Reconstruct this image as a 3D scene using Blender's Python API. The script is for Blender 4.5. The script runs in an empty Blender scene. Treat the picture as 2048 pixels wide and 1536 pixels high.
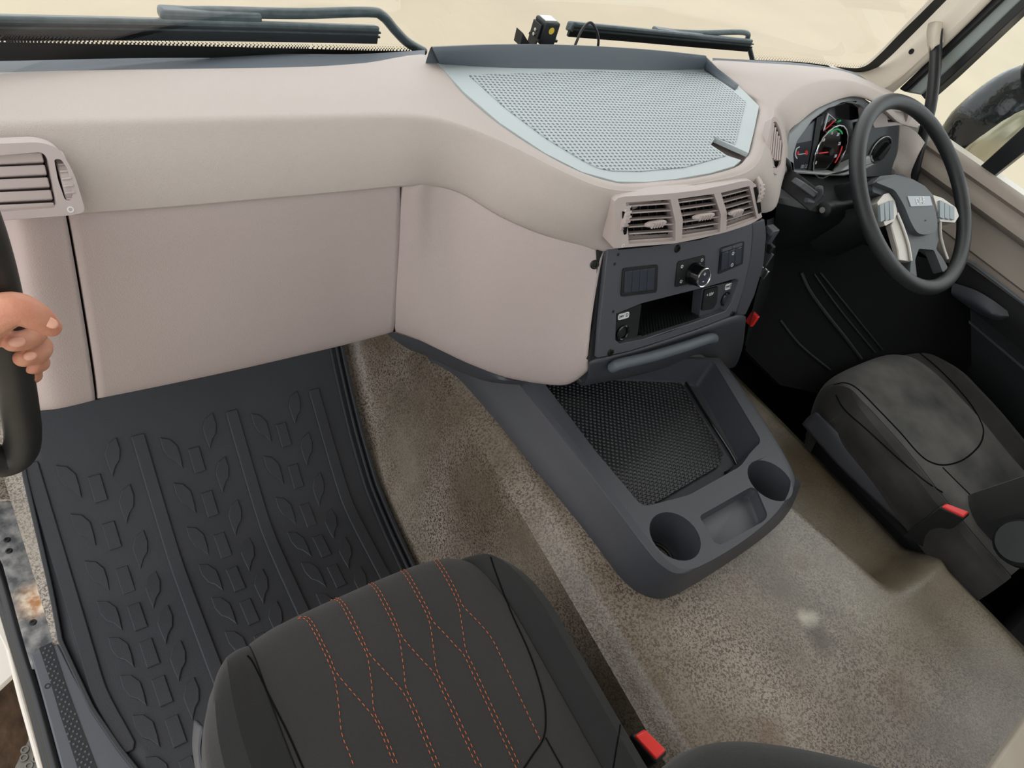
import bpy, bmesh, math, random
from mathutils import Vector, Matrix
from mathutils.bvhtree import BVHTree
from mathutils.geometry import tessellate_polygon

random.seed(7)
SC = bpy.context.scene
COL = SC.collection

# ------------------------------------------------------------------ camera
FPX = 1462.79
CAM = Vector((-0.98, 0.0, 1.45))
RGT = Vector((0.80483404, -0.52830047, 0.27044553))
DWN = Vector((-0.24281899, -0.70890484, -0.66218794))
FWD = Vector((0.54155434, 0.46728208, -0.69883213))
cd = bpy.data.cameras.new('camera')
cd.sensor_width = 36.0
cd.lens = FPX / 2048 * 36.0
cd.clip_start = 0.02
cam = bpy.data.objects.new('camera', cd)
COL.objects.link(cam)
cam.matrix_world = Matrix(((RGT.x, -DWN.x, -FWD.x, CAM.x), (RGT.y, -DWN.y, -FWD.y, CAM.y),
                           (RGT.z, -DWN.z, -FWD.z, CAM.z), (0, 0, 0, 1)))
SC.camera = cam

# ------------------------------------------------------------------ world: bright overcast sky
w = bpy.data.worlds.new('overcast_sky')
SC.world = w
w.use_nodes = True
nt = w.node_tree
bg = nt.nodes['Background']
geo = nt.nodes.new('ShaderNodeTexCoord')
sep = nt.nodes.new('ShaderNodeSeparateXYZ')
rmp = nt.nodes.new('ShaderNodeValToRGB')
nt.links.new(geo.outputs['Generated'], sep.inputs[0])
nt.links.new(sep.outputs['Z'], rmp.inputs[0])
rmp.color_ramp.elements[0].position = 0.0
rmp.color_ramp.elements[0].color = (0.86, 0.89, 0.93, 1)
rmp.color_ramp.elements[1].position = 0.9
rmp.color_ramp.elements[1].color = (1.0, 1.0, 1.0, 1)
nt.links.new(rmp.outputs[0], bg.inputs['Color'])
bg.inputs['Strength'].default_value = 1.0

SC.view_settings.view_transform = 'Standard'
SC.view_settings.look = 'None'
SC.view_settings.gamma = 1.0
SC.view_settings.use_curve_mapping = False
SC.view_settings.exposure = 1.03
SC.cycles.max_bounces = 6
SC.cycles.diffuse_bounces = 3
SC.cycles.glossy_bounces = 2
SC.cycles.transparent_max_bounces = 8

# ------------------------------------------------------------------ helpers
def ray(px, py):
    return RGT * ((px - 1024) / FPX) + DWN * ((py - 768) / FPX) + FWD

def A(px, py, x=None, y=None, z=None):
    """world point seen at a photo pixel, at a given world x, y or z"""
    d = ray(px, py)
    if x is not None: t = (x - CAM.x) / d.x
    elif y is not None: t = (y - CAM.y) / d.y
    else: t = (z - CAM.z) / d.z
    return CAM + d * t

class Plane:
    """a flat face of the place: o origin, n normal (towards the cabin)"""
    def __init__(s, o, n, up=Vector((0, 0, 1))):
        s.o = Vector(o); s.n = Vector(n).normalized()
        s.v = (up - s.n * up.dot(s.n)).normalized()
        s.u = s.v.cross(s.n).normalized()
    @staticmethod
    def three(a, b, c):
        n = (b - a).cross(c - a).normalized()
        if n.dot(CAM - a) < 0: n = -n
        return Plane(a, n)
    def px(s, x, y, d=0.0):
        r = ray(x, y)
        t = (s.o + s.n * d - CAM).dot(s.n) / r.dot(s.n)
        return CAM + r * t
    def at(s, u, v, d=0.0):
        return s.o + s.u * u + s.v * v + s.n * d

def lin(c):
    c = c / 255.0
    return c / 12.92 if c <= 0.04045 else ((c + 0.055) / 1.055) ** 2.4
def rgb(r, g, b): return (lin(r), lin(g), lin(b), 1.0)

def mat(name, col, rough=0.5, metal=0.0, spec=0.5, bump=None, var=None, coat=0.0, fuzz=0.0):
    """procedural material; bump=(scale, distance[, kind]); var=(scale, other colour, amount)"""
    m = bpy.data.materials.new(name); m.use_nodes = True
    n = m.node_tree.nodes; l = m.node_tree.links
    b = n['Principled BSDF']
    b.inputs['Base Color'].default_value = col
    b.inputs['Roughness'].default_value = rough
    b.inputs['Metallic'].default_value = metal
    b.inputs['Specular IOR Level'].default_value = spec
    b.inputs['Coat Weight'].default_value = coat
    b.inputs['Sheen Weight'].default_value = fuzz
    tc = n.new('ShaderNodeTexCoord')
    if var:
        t = n.new('ShaderNodeTexNoise'); t.inputs['Scale'].default_value = var[0]
        t.inputs['Detail'].default_value = 5
        l.new(tc.outputs['Object'], t.inputs['Vector'])
        cr = n.new('ShaderNodeValToRGB')
        cr.color_ramp.elements[0].position = 0.5 - 0.25
        cr.color_ramp.elements[1].position = 0.5 + 0.25
        cr.color_ramp.elements[0].color = col
        a = var[2]
        cr.color_ramp.elements[1].color = tuple(col[i] * (1 - a) + var[1][i] * a for i in range(3)) + (1,)
        l.new(t.outputs['Fac'], cr.inputs[0]); l.new(cr.outputs[0], b.inputs['Base Color'])
    if bump:
        kind = bump[2] if len(bump) > 2 else 'noise'
        if kind == 'noise':
            t = n.new('ShaderNodeTexNoise'); t.inputs['Detail'].default_value = 2; out = t.outputs['Fac']
        else:
            t = n.new('ShaderNodeTexVoronoi'); out = t.outputs['Distance']
        t.inputs['Scale'].default_value = bump[0]
        l.new(tc.outputs['Object'], t.inputs['Vector'])
        bp = n.new('ShaderNodeBump'); bp.inputs['Strength'].default_value = 1.0
        bp.inputs['Distance'].default_value = bump[1]
        l.new(out, bp.inputs['Height']); l.new(bp.outputs[0], b.inputs['Normal'])
    return m

def link(o, parent=None):
    COL.objects.link(o)
    if parent is not None:
        o.parent = parent
        o.matrix_parent_inverse = PINV[parent.name]
    return o
PINV = {}

def obj(name, verts, faces, m, parent=None, smooth=True, fix=True):
    me = bpy.data.meshes.new(name)
    me.from_pydata([tuple(v) for v in verts], [], faces)
    if fix:
        b = bmesh.new(); b.from_mesh(me)
        bmesh.ops.remove_doubles(b, verts=b.verts, dist=1e-6)
        bmesh.ops.recalc_face_normals(b, faces=b.faces)
        b.to_mesh(me); b.free()
    if smooth:
        for p in me.polygons: p.use_smooth = True
        me.set_sharp_from_angle(angle=math.radians(38))
    o = bpy.data.objects.new(name, me)
    if m: me.materials.append(m)
    return link(o, parent)

def tag(o, label=None, cat=None, group=None, kind=None):
    if label: o['label'] = label
    if cat: o['category'] = cat
    if group: o['group'] = group
    if kind: o['kind'] = kind
    PINV.setdefault(o.name, Matrix.Translation(-o.location) if o.type == 'EMPTY' else o.matrix_world.inverted())
    return o

def thing(name, label, cat, loc, group=None):
    e = bpy.data.objects.new(name, None); e.empty_display_size = 0.05
    COL.objects.link(e); e.location = loc
    PINV[e.name] = Matrix.Translation(-Vector(loc))
    return tag(e, label, cat, group)

def parent_ready(o):
    PINV[o.name] = Matrix.Identity(4)
    return o

def cr1(p0, p1, p2, p3, t):
    return 0.5 * ((2 * p1) + (p2 - p0) * t + (2 * p0 - 5 * p1 + 4 * p2 - p3) * t * t + (3 * p1 - p0 - 3 * p2 + p3) * t ** 3)
def smooth_line(P, k=6, closed=False):
    n = len(P); out = []
    rng = n if closed else n - 1
    for i in range(rng):
        if closed: q = [P[(i - 1) % n], P[i], P[(i + 1) % n], P[(i + 2) % n]]
        else: q = [P[max(i - 1, 0)], P[i], P[i + 1], P[min(i + 2, n - 1)]]
        for j in range(k): out.append(cr1(*q, j / k))
    if not closed: out.append(P[-1])
    return out

def grid_faces(nr, nc, closed=False):
    f = []
    for i in range(nr - 1):
        for j in range(nc if closed else nc - 1):
            k = (j + 1) % nc
            f.append((i * nc + j, i * nc + k, (i + 1) * nc + k, (i + 1) * nc + j))
    return f

def loft(rows, ku=6, kv=4):
    """rows: list of lines of points; smooth in both directions -> (verts, faces)"""
    R = [smooth_line(r, ku) for r in rows]
    T = [smooth_line([R[i][j] for i in range(len(R))], kv) for j in range(len(R[0]))]
    nr = len(T[0]); nc = len(T)
    V = [T[j][i] for i in range(nr) for j in range(nc)]
    return V, grid_faces(nr, nc), nr, nc

def face_to(o, p):
    """turn an open sheet so that its normals look towards point p"""
    me = o.data
    if sum((Vector(p) - f.center).normalized().dot(f.normal) * f.area for f in me.polygons) < 0:
        me.flip_normals()
    return o
def solid(o, t, off=-1.0, bev=0.0, seg=2):
    face_to(o, CAM)
    s = o.modifiers.new('thickness', 'SOLIDIFY'); s.thickness = t; s.offset = off
    if bev: bevel(o, bev, seg)
    return o
def bevel(o, wdt, seg=2, ang=30):
    b = o.modifiers.new('bevel', 'BEVEL'); b.width = wdt; b.segments = seg
    b.limit_method = 'ANGLE'; b.angle_limit = math.radians(ang)
    b.harden_normals = False
    return o

def rnd(P, r, k=5):
    """round the corners of a closed outline of Vectors"""
    out = []; n = len(P)
    for i in range(n):
        a, b, c = P[i - 1], P[i], P[(i + 1) % n]
        e1 = a - b; e2 = c - b
        q = min(r, e1.length * 0.48, e2.length * 0.48)
        s = b + e1.normalized() * q; e = b + e2.normalized() * q
        for j in range(k + 1):
            t = j / k
            out.append(s * (1 - t) ** 2 + b * 2 * t * (1 - t) + e * t * t)
    return out

def prism(outline, n, d0, d1, holes=()):
    """slab with optional holes: outline (on a plane), extruded along n from d0 to d1"""
    loops = [list(outline)] + [list(h) for h in holes]
    flat = [p for lp in loops for p in lp]
    N = len(flat)
    V = [p + n * d1 for p in flat] + [p + n * d0 for p in flat]
    tris = tessellate_polygon(loops)
    F = [tuple(t) for t in tris] + [tuple(i + N for i in reversed(t)) for t in tris]
    s = 0
    for lp in loops:
        m = len(lp)
        for i in range(m):
            j = (i + 1) % m
            F.append((s + i, s + j, s + j + N, s + i + N))
        s += m
    return V, F

def slab(name, pl, pts, d0, d1, m, parent=None, r=0.0, holes=(), hr=0.0, bev=0.0, smooth=True, world=False):
    P = list(pts) if world else [pl.px(*p, d1) - pl.n * d1 for p in pts]
    if r: P = rnd(P, r)
    H = []
    for h in holes:
        h = list(h) if world else [pl.px(*p, d1) - pl.n * d1 for p in h]
        H.append(rnd(h, hr) if hr else h)
    V, F = prism(P, pl.n, d0, d1, H)
    o = obj(name, V, F, m, parent, smooth)
    if bev: bevel(o, bev, 2)
    return o

def tube(path, r, sides=12, closed=False, caps=True):
    """tube of radius r (number or list) along path -> verts, faces"""
    n = len(path); V = []; F = []
    rs = r if isinstance(r, (list, tuple)) else [r] * n
    t0 = (path[1] - path[0]).normalized()
    up = Vector((0, 0, 1)) if abs(t0.z) < 0.9 else Vector((1, 0, 0))
    nrm = (up - t0 * up.dot(t0)).normalized()
    for i in range(n):
        a = path[(i - 1) % n] if (closed or i > 0) else path[i]
        b = path[(i + 1) % n] if (closed or i < n - 1) else path[i]
        t = (b - a).normalized()
        nrm = (nrm - t * nrm.dot(t)).normalized()
        bi = t.cross(nrm)
        for k in range(sides):
            an = 2 * math.pi * k / sides
            V.append(path[i] + (nrm * math.cos(an) + bi * math.sin(an)) * rs[i])
    for i in range(n if closed else n - 1):
        i2 = (i + 1) % n
        for k in range(sides):
            k2 = (k + 1) % sides
            F.append((i * sides + k, i * sides + k2, i2 * sides + k2, i2 * sides + k))
    if caps and not closed:
        F.append(tuple(range(sides))[::-1]); F.append(tuple((n - 1) * sides + k for k in range(sides)))
    return V, F

def strip(path, wv, hv):
    """bar along path with a rectangular section: half width vector wv, height vector hv"""
    V = []; n = len(path)
    for i, p in enumerate(path):
        w_ = wv[i] if isinstance(wv, list) else wv
        h_ = hv[i] if isinstance(hv, list) else hv
        V += [p - w_, p + w_, p + w_ + h_, p - w_ + h_]
    F = [(0, 1, 2, 3), tuple(4 * (n - 1) + k for k in (3, 2, 1, 0))]
    for i in range(n - 1):
        for k in range(4):
            k2 = (k + 1) % 4
            F.append((4 * i + k, 4 * i + k2, 4 * i + 4 + k2, 4 * i + 4 + k))
    return V, F

def box(c, sx, sy, sz, ax=None):
    X, Y, Z = ax if ax else (Vector((1, 0, 0)), Vector((0, 1, 0)), Vector((0, 0, 1)))
    V = [Vector(c) + X * (sx / 2 * a) + Y * (sy / 2 * b) + Z * (sz / 2 * d) for a in (-1, 1) for b in (-1, 1) for d in (-1, 1)]
    return V, [(0, 1, 3, 2), (4, 6, 7, 5), (0, 4, 5, 1), (2, 3, 7, 6), (0, 2, 6, 4), (1, 5, 7, 3)]

def lathe(o, axis, prof, sides=24):
    """prof: (radius, height along axis)"""
    axis = axis.normalized()
    up = Vector((0, 0, 1)) if abs(axis.z) < 0.9 else Vector((1, 0, 0))
    u = (up - axis * up.dot(axis)).normalized(); v = axis.cross(u)
    V = []
    for r, h in prof:
        for k in range(sides):
            a = 2 * math.pi * k / sides
            V.append(Vector(o) + axis * h + (u * math.cos(a) + v * math.sin(a)) * max(r, 1e-5))
    return V, grid_faces(len(prof), sides, True)

def join(*vf):
    V = []; F = []
    for v, f in vf:
        s = len(V); V += v; F += [tuple(i + s for i in q) for q in f]
    return V, F

def sstep(a, b, x):
    t = min(max((x - a) / (b - a), 0), 1)
    return t * t * (3 - 2 * t)

def bvh_of(V, F):
    return BVHTree.FromPolygons([tuple(v) for v in V], F)
def cast(bv, px, py, lift=0.0):
    d = ray(px, py).normalized()
    p, n, i, dist = bv.ray_cast(CAM, d)
    if p is None: return None, None
    if n.dot(d) > 0: n = -n
    return p + n * lift, n

def text_mesh(name, body, o, u, v, size, m, parent, depth=0.0004, align='CENTER'):
    """flat lettering standing on a face: o centre, u reading direction, v up"""
    cu = bpy.data.curves.new(name, 'FONT'); cu.body = body; cu.size = size
    cu.align_x = align; cu.align_y = 'CENTER'; cu.extrude = depth
    tmp = bpy.data.objects.new(name + '_c', cu)
    COL.objects.link(tmp)
    dg = bpy.context.evaluated_depsgraph_get()
    me = bpy.data.meshes.new_from_object(tmp.evaluated_get(dg))
    bpy.data.objects.remove(tmp)
    n = u.cross(v)
    M4 = Matrix(((u.x, v.x, n.x, o.x), (u.y, v.y, n.y, o.y), (u.z, v.z, n.z, o.z), (0, 0, 0, 1)))
    me.transform(M4); me.materials.clear(); me.materials.append(m)
    ob = bpy.data.objects.new(name, me)
    return link(ob, parent)

# ------------------------------------------------------------------ materials
M_PAD = mat('soft_touch_taupe', rgb(190, 180, 174), 0.62, spec=0.35, bump=(900, 0.0006), var=(6, rgb(180, 169, 162), 0.5))
M_PANEL = mat('grained_taupe_plastic', rgb(190, 176, 173), 0.55, spec=0.4, bump=(700, 0.0006), var=(5, rgb(180, 165, 161), 0.5))
M_VENTP = mat('smooth_taupe_plastic', rgb(188, 175, 171), 0.45, spec=0.45)
M_GAP = mat('black_gap', rgb(20, 18, 18), 0.9, spec=0.1)
M_DARK = mat('charcoal_plastic', rgb(66, 68, 74), 0.42, spec=0.5, bump=(1200, 0.0003))
M_DARK2 = mat('charcoal_plastic_fine', rgb(78, 80, 86), 0.40, spec=0.5, bump=(1500, 0.0002))
M_BLACK = mat('black_plastic', rgb(26, 28, 30), 0.45, spec=0.4, bump=(1200, 0.0003))
M_BLACKM = mat('black_matt_trim', rgb(22, 23, 25), 0.7, spec=0.25)
M_GLOSS = mat('gloss_black', rgb(14, 15, 18), 0.12, spec=0.5)
M_RUBBER = mat('black_rubber', rgb(46, 47, 50), 0.55, spec=0.4, bump=(600, 0.0003), var=(5, rgb(56, 58, 62), 0.7))
M_SEAL = mat('door_seal_rubber', rgb(24, 25, 27), 0.35, spec=0.5)
M_BEIGE = mat('beige_pillar_plastic', rgb(205, 194, 178), 0.5, spec=0.4, bump=(1000, 0.0003))
M_CHROME = mat('chrome', rgb(210, 212, 215), 0.18, metal=1.0)
M_SILVER = mat('satin_silver', rgb(196, 192, 186), 0.35, metal=0.55)
M_RED = mat('red_release_button', rgb(226, 52, 48), 0.35)
M_WHITE = mat('white_print', rgb(225, 226, 228), 0.6)
M_SCREW = mat('black_screw', rgb(28, 26, 26), 0.35, metal=0.4)
M_ORANGE = mat('orange_thread', rgb(176, 92, 54), 0.8)

def floor_cover_material():
    m = bpy.data.materials.new('pebbled_floor_cover'); m.use_nodes = True
    n = m.node_tree.nodes; l = m.node_tree.links; b = n['Principled BSDF']
    tc = n.new('ShaderNodeTexCoord')
    def noise(s, d=3, w=0.0):
        t = n.new('ShaderNodeTexNoise'); t.inputs['Scale'].default_value = s
        t.inputs['Detail'].default_value = d; t.inputs['Distortion'].default_value = w
        l.new(tc.outputs['Object'], t.inputs['Vector']); return t.outputs['Fac']
    def ramp(f, p0, c0, p1, c1):
        r = n.new('ShaderNodeValToRGB'); r.color_ramp.elements[0].position = p0; r.color_ramp.elements[1].position = p1
        r.color_ramp.elements[0].color = c0; r.color_ramp.elements[1].color = c1
        l.new(f, r.inputs[0]); return r.outputs[0]
    def mix(f, a, c, kind='MIX'):
        x = n.new('ShaderNodeMix'); x.data_type = 'RGBA'; x.blend_type = kind
        l.new(f, x.inputs['Factor']) if not isinstance(f, float) else setattr(x.inputs['Factor'], 'default_value', f)
        l.new(a, x.inputs[6]) if not isinstance(a, tuple) else setattr(x.inputs[6], 'default_value', a)
        l.new(c, x.inputs[7]) if not isinstance(c, tuple) else setattr(x.inputs[7], 'default_value', c)
        return x.outputs[2]
    peb = noise(270, 1.5, 0.8)
    ground = ramp(noise(4, 6), 0.36, rgb(104, 92, 76), 0.64, rgb(158, 148, 136))
    dark = ramp(noise(9, 4), 0.35, rgb(70, 58, 48), 0.65, rgb(94, 82, 70))
    k = ramp(peb, 0.40, (0, 0, 0, 1), 0.55, (1, 1, 1, 1))
    c = mix(k, dark, ground)
    sx = n.new('ShaderNodeSeparateXYZ'); l.new(tc.outputs['Object'], sx.inputs[0])
    gx_ = n.new('ShaderNodeMapRange'); gx_.inputs['From Min'].default_value = -0.1; gx_.inputs['From Max'].default_value = 0.5
    gx_.inputs['To Min'].default_value = 0.0; gx_.inputs['To Max'].default_value = 0.35
    l.new(sx.outputs[0], gx_.inputs['Value'])
    ad_ = n.new('ShaderNodeMath'); ad_.operation = 'ADD'; l.new(gx_.outputs[0], ad_.inputs[0]); l.new(noise(3.5, 3), ad_.inputs[1])
    wear = ramp(ad_.outputs[0], 0.48, (0, 0, 0, 1), 0.80, (0.85, 0.85, 0.85, 1))
    c = mix(wear, c, ramp(noise(5, 7), 0.36, rgb(84, 76, 60), 0.66, rgb(148, 140, 124)))
    stain = ramp(noise(7.5, 5), 0.60, (0, 0, 0, 1), 0.74, (0.6, 0.6, 0.6, 1))
    c = mix(stain, c, rgb(96, 68, 44))
    # scuff marks with a place of their own on the tunnel top
    warp = n.new('ShaderNodeTexNoise'); warp.inputs['Scale'].default_value = 28; warp.inputs['Detail'].default_value = 4
    l.new(tc.outputs['Object'], warp.inputs['Vector'])
    wv = n.new('ShaderNodeVectorMath'); wv.operation = 'MULTIPLY_ADD'; wv.inputs[1].default_value = (0.035, 0.035, 0.0)
    l.new(warp.outputs['Color'], wv.inputs[0]); l.new(tc.outputs['Object'], wv.inputs[2])
    for px_, py_, rad_, col_ in ((1632, 1278, 0.040, rgb(66, 54, 40)), (1612, 1240, 0.026, rgb(186, 178, 162)), (1560, 1185, 0.030, rgb(84, 74, 62)), (920, 830, 0.035, rgb(96, 62, 36)), (905, 880, 0.03, rgb(100, 66, 40))):
        q_ = A(px_, py_, z=0.42)
        ds_ = n.new('ShaderNodeVectorMath'); ds_.operation = 'DISTANCE'
        ds_.inputs[1].default_value = (q_.x + 0.0175, q_.y + 0.0175, q_.z)
        l.new(wv.outputs[0], ds_.inputs[0])
        c = mix(ramp(ds_.outputs['Value'], rad_ * 0.25, (0.8, 0.8, 0.8, 1), rad_, (0, 0, 0, 1)), c, col_)
    l.new(c, b.inputs['Base Color'])
    b.inputs['Roughness'].default_value = 0.31
    b.inputs['Specular IOR Level'].default_value = 0.6
    b.inputs['Coat Weight'].default_value = 0.2; b.inputs['Coat Roughness'].default_value = 0.28
    bp = n.new('ShaderNodeBump'); bp.inputs['Distance'].default_value = 0.0009; bp.inputs['Strength'].default_value = 0.7
    l.new(peb, bp.inputs['Height']); l.new(bp.outputs[0], b.inputs['Normal'])
    return m
M_COVER = floor_cover_material()

def ground_material():
    m = mat('pale_concrete_yard', rgb(184, 172, 150), 0.9, spec=0.2, var=(0.8, rgb(174, 163, 143), 1.0), bump=(30, 0.002))
    return m

# ------------------------------------------------------------------ outside ground
GZ = -1.25
V, F = box((0, 0, GZ - 0.05), 60, 60, 0.1)
g = obj('floor', V, F, ground_material(), smooth=False)
g.name = 'ground'
tag(g, 'pale sandy concrete yard outside the cab windows', 'ground', kind='structure')

# ------------------------------------------------------------------ floor and engine tunnel
def fz(y):
    """passenger floor height: flat, then rising as the toe board"""
    return 0.75 * (math.sqrt((y - 0.78) ** 2 + 0.0016) * 0.5 + (y - 0.78) * 0.5)
def Ffloor(px, py, lift=0.0):
    d = ray(px, py); t = (0 - CAM.z) / d.z
    for _ in range(30):
        p = CAM + d * t
        t += (fz(p.y) + lift - p.z) / d.z * 0.8
    return CAM + d * t

def xl(y): return -0.285 - 0.075 * (0.85 - y)
def xr(y): return 0.452 + 0.05 * sstep(-0.05, 0.03, y)
def ttop(x, y):
    z = 0.412 + 0.016 * math.cos((x - 0.07) * 3.0) - 0.012 * sstep(0.3, 0.9, y)
    edge = 0.180 + 0.045 * sstep(0.30, 0.0, y)
    z -= 0.080 * sstep(edge, edge + 0.075, x) * sstep(-0.03, 0.045, y)
    # shoulders
    z -= 0.03 * sstep(0.05, 0.0, x - xl(y)) ** 1.5
    z -= 0.02 * sstep(0.05, 0.0, xr(y) - x) ** 1.5
    return z
ys = [1.15 - 0.01 * i for i in range(176)]
rows = []
for y in ys:
    f0 = fz(y); a = xl(y); r = []
    top0 = ttop(a, y)
    for t in range(10):
        k = t / 10.0
        r.append(Vector((a - 0.06 + 0.055 * k ** 0.7 - 0.012 * (1 - k) ** 6, y, f0 - 0.004 + (top0 - f0 - 0.006) * k)))
    b = xr(y)
    for t in range(61):
        x = a + (b - a) * t / 60
        r.append(Vector((x, y, ttop(x, y))))
    tb = ttop(b, y)
    for t in range(1, 6):
        k = t / 5
        r.append(Vector((b + 0.012 * k ** 0.5 + 0.015 * k, y, tb - (tb + 0.02) * k)))
    rows.append(r)
V = [p for r in rows for p in r]
tun = obj('floor', V, grid_faces(len(rows), len(rows[0])), M_COVER)
tag(tun, 'worn grey-brown pebbled covering over the engine tunnel between the seats', 'floor', kind='structure')
tun_bvh = bvh_of(V, grid_faces(len(rows), len(rows[0])))
# passenger floor pan
rows = [[Vector((-1.045, y, fz(y) - 0.004)), Vector((-0.7, y, fz(y) - 0.004)), Vector((-0.33, y, fz(y) - 0.004))] for y in ys]
pf = obj('floor', [p for r in rows for p in r], grid_faces(len(rows), 3), M_COVER)
solid(pf, 0.03, -1)
tag(pf, 'passenger side floor pan under the black rubber mat', 'floor', kind='structure')
# driver floor pan, black
rows = [[Vector((0.46, y, fz(y) - 0.02)), Vector((1.05, y, fz(y) - 0.02))] for y in ys]
df = obj('floor', [p for r in rows for p in r], grid_faces(len(rows), 2), M_BLACKM)
solid(df, 0.03, -1)
tag(df, 'black driver side floor in front of and under the driver seat', 'floor', kind='structure')

# ------------------------------------------------------------------ cab shell (roof, rear wall, side walls, bulkhead)
M_SHELL = mat('light_grey_lining', rgb(206, 202, 196), 0.8)
M_PAINT = mat('cream_body_paint', rgb(206, 198, 186), 0.4, coat=0.2)
def slabbox(name, lo, hi, m, label, cat='wall'):
    c = [(lo[i] + hi[i]) / 2 for i in range(3)]
    V, F = box(c, hi[0] - lo[0], hi[1] - lo[1], hi[2] - lo[2])
    return tag(obj(name, V, F, m, smooth=False), label, cat, kind='structure')
slabbox('ceiling', (-1.12, -0.66, 1.98), (1.12, 0.92, 2.02), M_SHELL, 'light grey cab roof lining above the view', 'ceiling')
V, F = prism([Vector((x, -0.66, z)) for x, z in ((-1.12, -0.03), (1.12, -0.03), (1.12, 2.02), (-1.12, 2.02))], Vector((0, -1, 0)), 0.0, 0.04,
             [[Vector((x, -0.66, z)) for x, z in ((-0.78, 1.12), (0.78, 1.12), (0.78, 1.80), (-0.78, 1.80))]])  # window hole added to let light in from behind
tag(obj('wall_back', V, F, M_SHELL, smooth=False), 'light grey rear wall of the cab with an unseen opening added for light', 'wall', kind='structure')
slabbox('wall_front', (-1.12, 1.16, -0.1), (1.12, 1.20, 0.74), M_BLACKM, 'black bulkhead behind the dashboard')
slabbox('wall_left', (-1.14, -0.70, -0.03), (-1.10, -0.42, 2.0), M_SHELL, 'rear pillar of the open passenger doorway')

# ------------------------------------------------------------------ rubber mat in the passenger footwell
mt = thing('rubber_mat', 'black moulded rubber floor mat with tread pattern in the passenger footwell', 'floor mat', (-0.7, 0.6, 0.0))
Lpx = [(38, 880), (52, 960), (75, 1060), (98, 1160), (114, 1240), (122, 1285), (150, 1345), (185, 1420), (240, 1500), (300, 1575)]
Rpx = [(676, 660), (690, 730), (706, 800), (722, 865), (742, 935), (765, 1000), (795, 1070), (826, 1135)]
Lw = [Ffloor(*p, lift=0.006) for p in Lpx]; Rw = [Ffloor(*p, lift=0.006) for p in Rpx]
def interp(P, y):
    P = sorted(P, key=lambda p: p.y)
    if y <= P[0].y:
        a, b = P[0], P[1]
    elif y >= P[-1].y:
        a, b = P[-2], P[-1]
    else:
        for a, b in zip(P, P[1:]):
            if a.y <= y <= b.y: break
    t = (y - a.y) / (b.y - a.y)
    t = min(max(t, -0.6), 1.6)
    return a.x + (b.x - a.x) * t
yy = [1.10 - 0.0125 * i for i in range(75)]
def mat_edge_l(y): return interp(Lw, y) if y > 0.40 else interp(Lw, 0.40) + 0.15 * (0.40 - y)
def mat_edge_r(y): return min(interp(Rw, y), -0.335) if y > 0.5 else interp(Rw, 0.5)
def matz(y): return fz(y) + 0.006
rows = []
for y in yy:
    a, b = mat_edge_l(y), mat_edge_r(y)
    rows.append([Vector((a + (b - a) * t / 20, y, matz(y))) for t in range(21)])
sh = obj('mat_sheet', [p for r in rows for p in r], grid_faces(len(rows), 21), M_RUBBER, mt)
solid(sh, 0.006, -1)
up = Vector((0, 0, 1))
for side, fn, sgn in (('l', mat_edge_l, 1), ('r', mat_edge_r, -1)):
    offs = [(0.0, 0.013, 0.004)] if sgn > 0 else [(0.0, 0.016, 0.004), (-0.013, 0.011, 0.003), (-0.026, 0.007, 0.003)]
    for off, h, wd in offs:
        path = [Vector((fn(y) + off, y, matz(y) - 0.003)) for y in yy]
        V, F = strip(path, Vector((wd, 0, 0)), up * h)
        bevel(obj('mat_rim', V, F, M_RUBBER, mt), 0.0015)
# long ribs
RIBX = [-1.0, -0.817, -0.634, -0.451]
for i, rx in enumerate(RIBX):
    y1 = 0.995; y0 = 0.475 if i == 0 else 0.30
    n_ = 44
    path = []
    for k in range(n_ + 1):
        y = y1 + (y0 - y1) * k / n_
        dx = (0.02 if i == 0 else 0.0) * sstep(0.62, 0.45, y)
        path.append(Vector((rx + dx, y, matz(y))))
    wd = [Vector((0.0125 if k < n_ else 0.006, 0, 0)) for k in range(n_ + 1)]
    V, F = strip(path, wd, up * 0.0055)
    bevel(obj('mat_rib', V, F, M_RUBBER, mt), 0.002)
# raised tread blocks: leaf, bar, leaf
def block_mesh(name, outline, h):
    P = [Vector((x, y, 0)) for x, y in outline]
    V, F = prism(P, Vector((0, 0, 1)), -0.002, h)
    me = bpy.data.meshes.new(name); me.from_pydata([tuple(v) for v in V], [], F); me.materials.append(M_RUBBER)
    b = bmesh.new(); b.from_mesh(me)
    bmesh.ops.recalc_face_normals(b, faces=b.faces)
    te = [e for e in b.edges if all(v.co.z > h * 0.9 for v in e.verts) and e.calc_length() > 0.004 and len(e.link_faces) == 2 and any(abs(f.normal.z) < 0.5 for f in e.link_faces)]
    bmesh.ops.bevel(b, geom=te, offset=0.0012, segments=1, affect='EDGES')
    b.to_mesh(me); b.free(); return me
leaf = [(-0.013, 0.036), (0.004, 0.028), (0.014, 0.010), (0.014, -0.014), (0.012, -0.036), (0.002, -0.018), (-0.008, -0.008), (-0.014, 0.012)]
LEAF_L = block_mesh('tread_leaf', leaf, 0.004)
LEAF_R = block_mesh('tread_leaf', [(-x, y) for x, y in leaf][::-1], 0.004)
BAR = block_mesh('tread_bar', [(-0.011, 0.026), (0.011, 0.026), (0.011, -0.026), (-0.011, -0.026)], 0.004)
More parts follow.
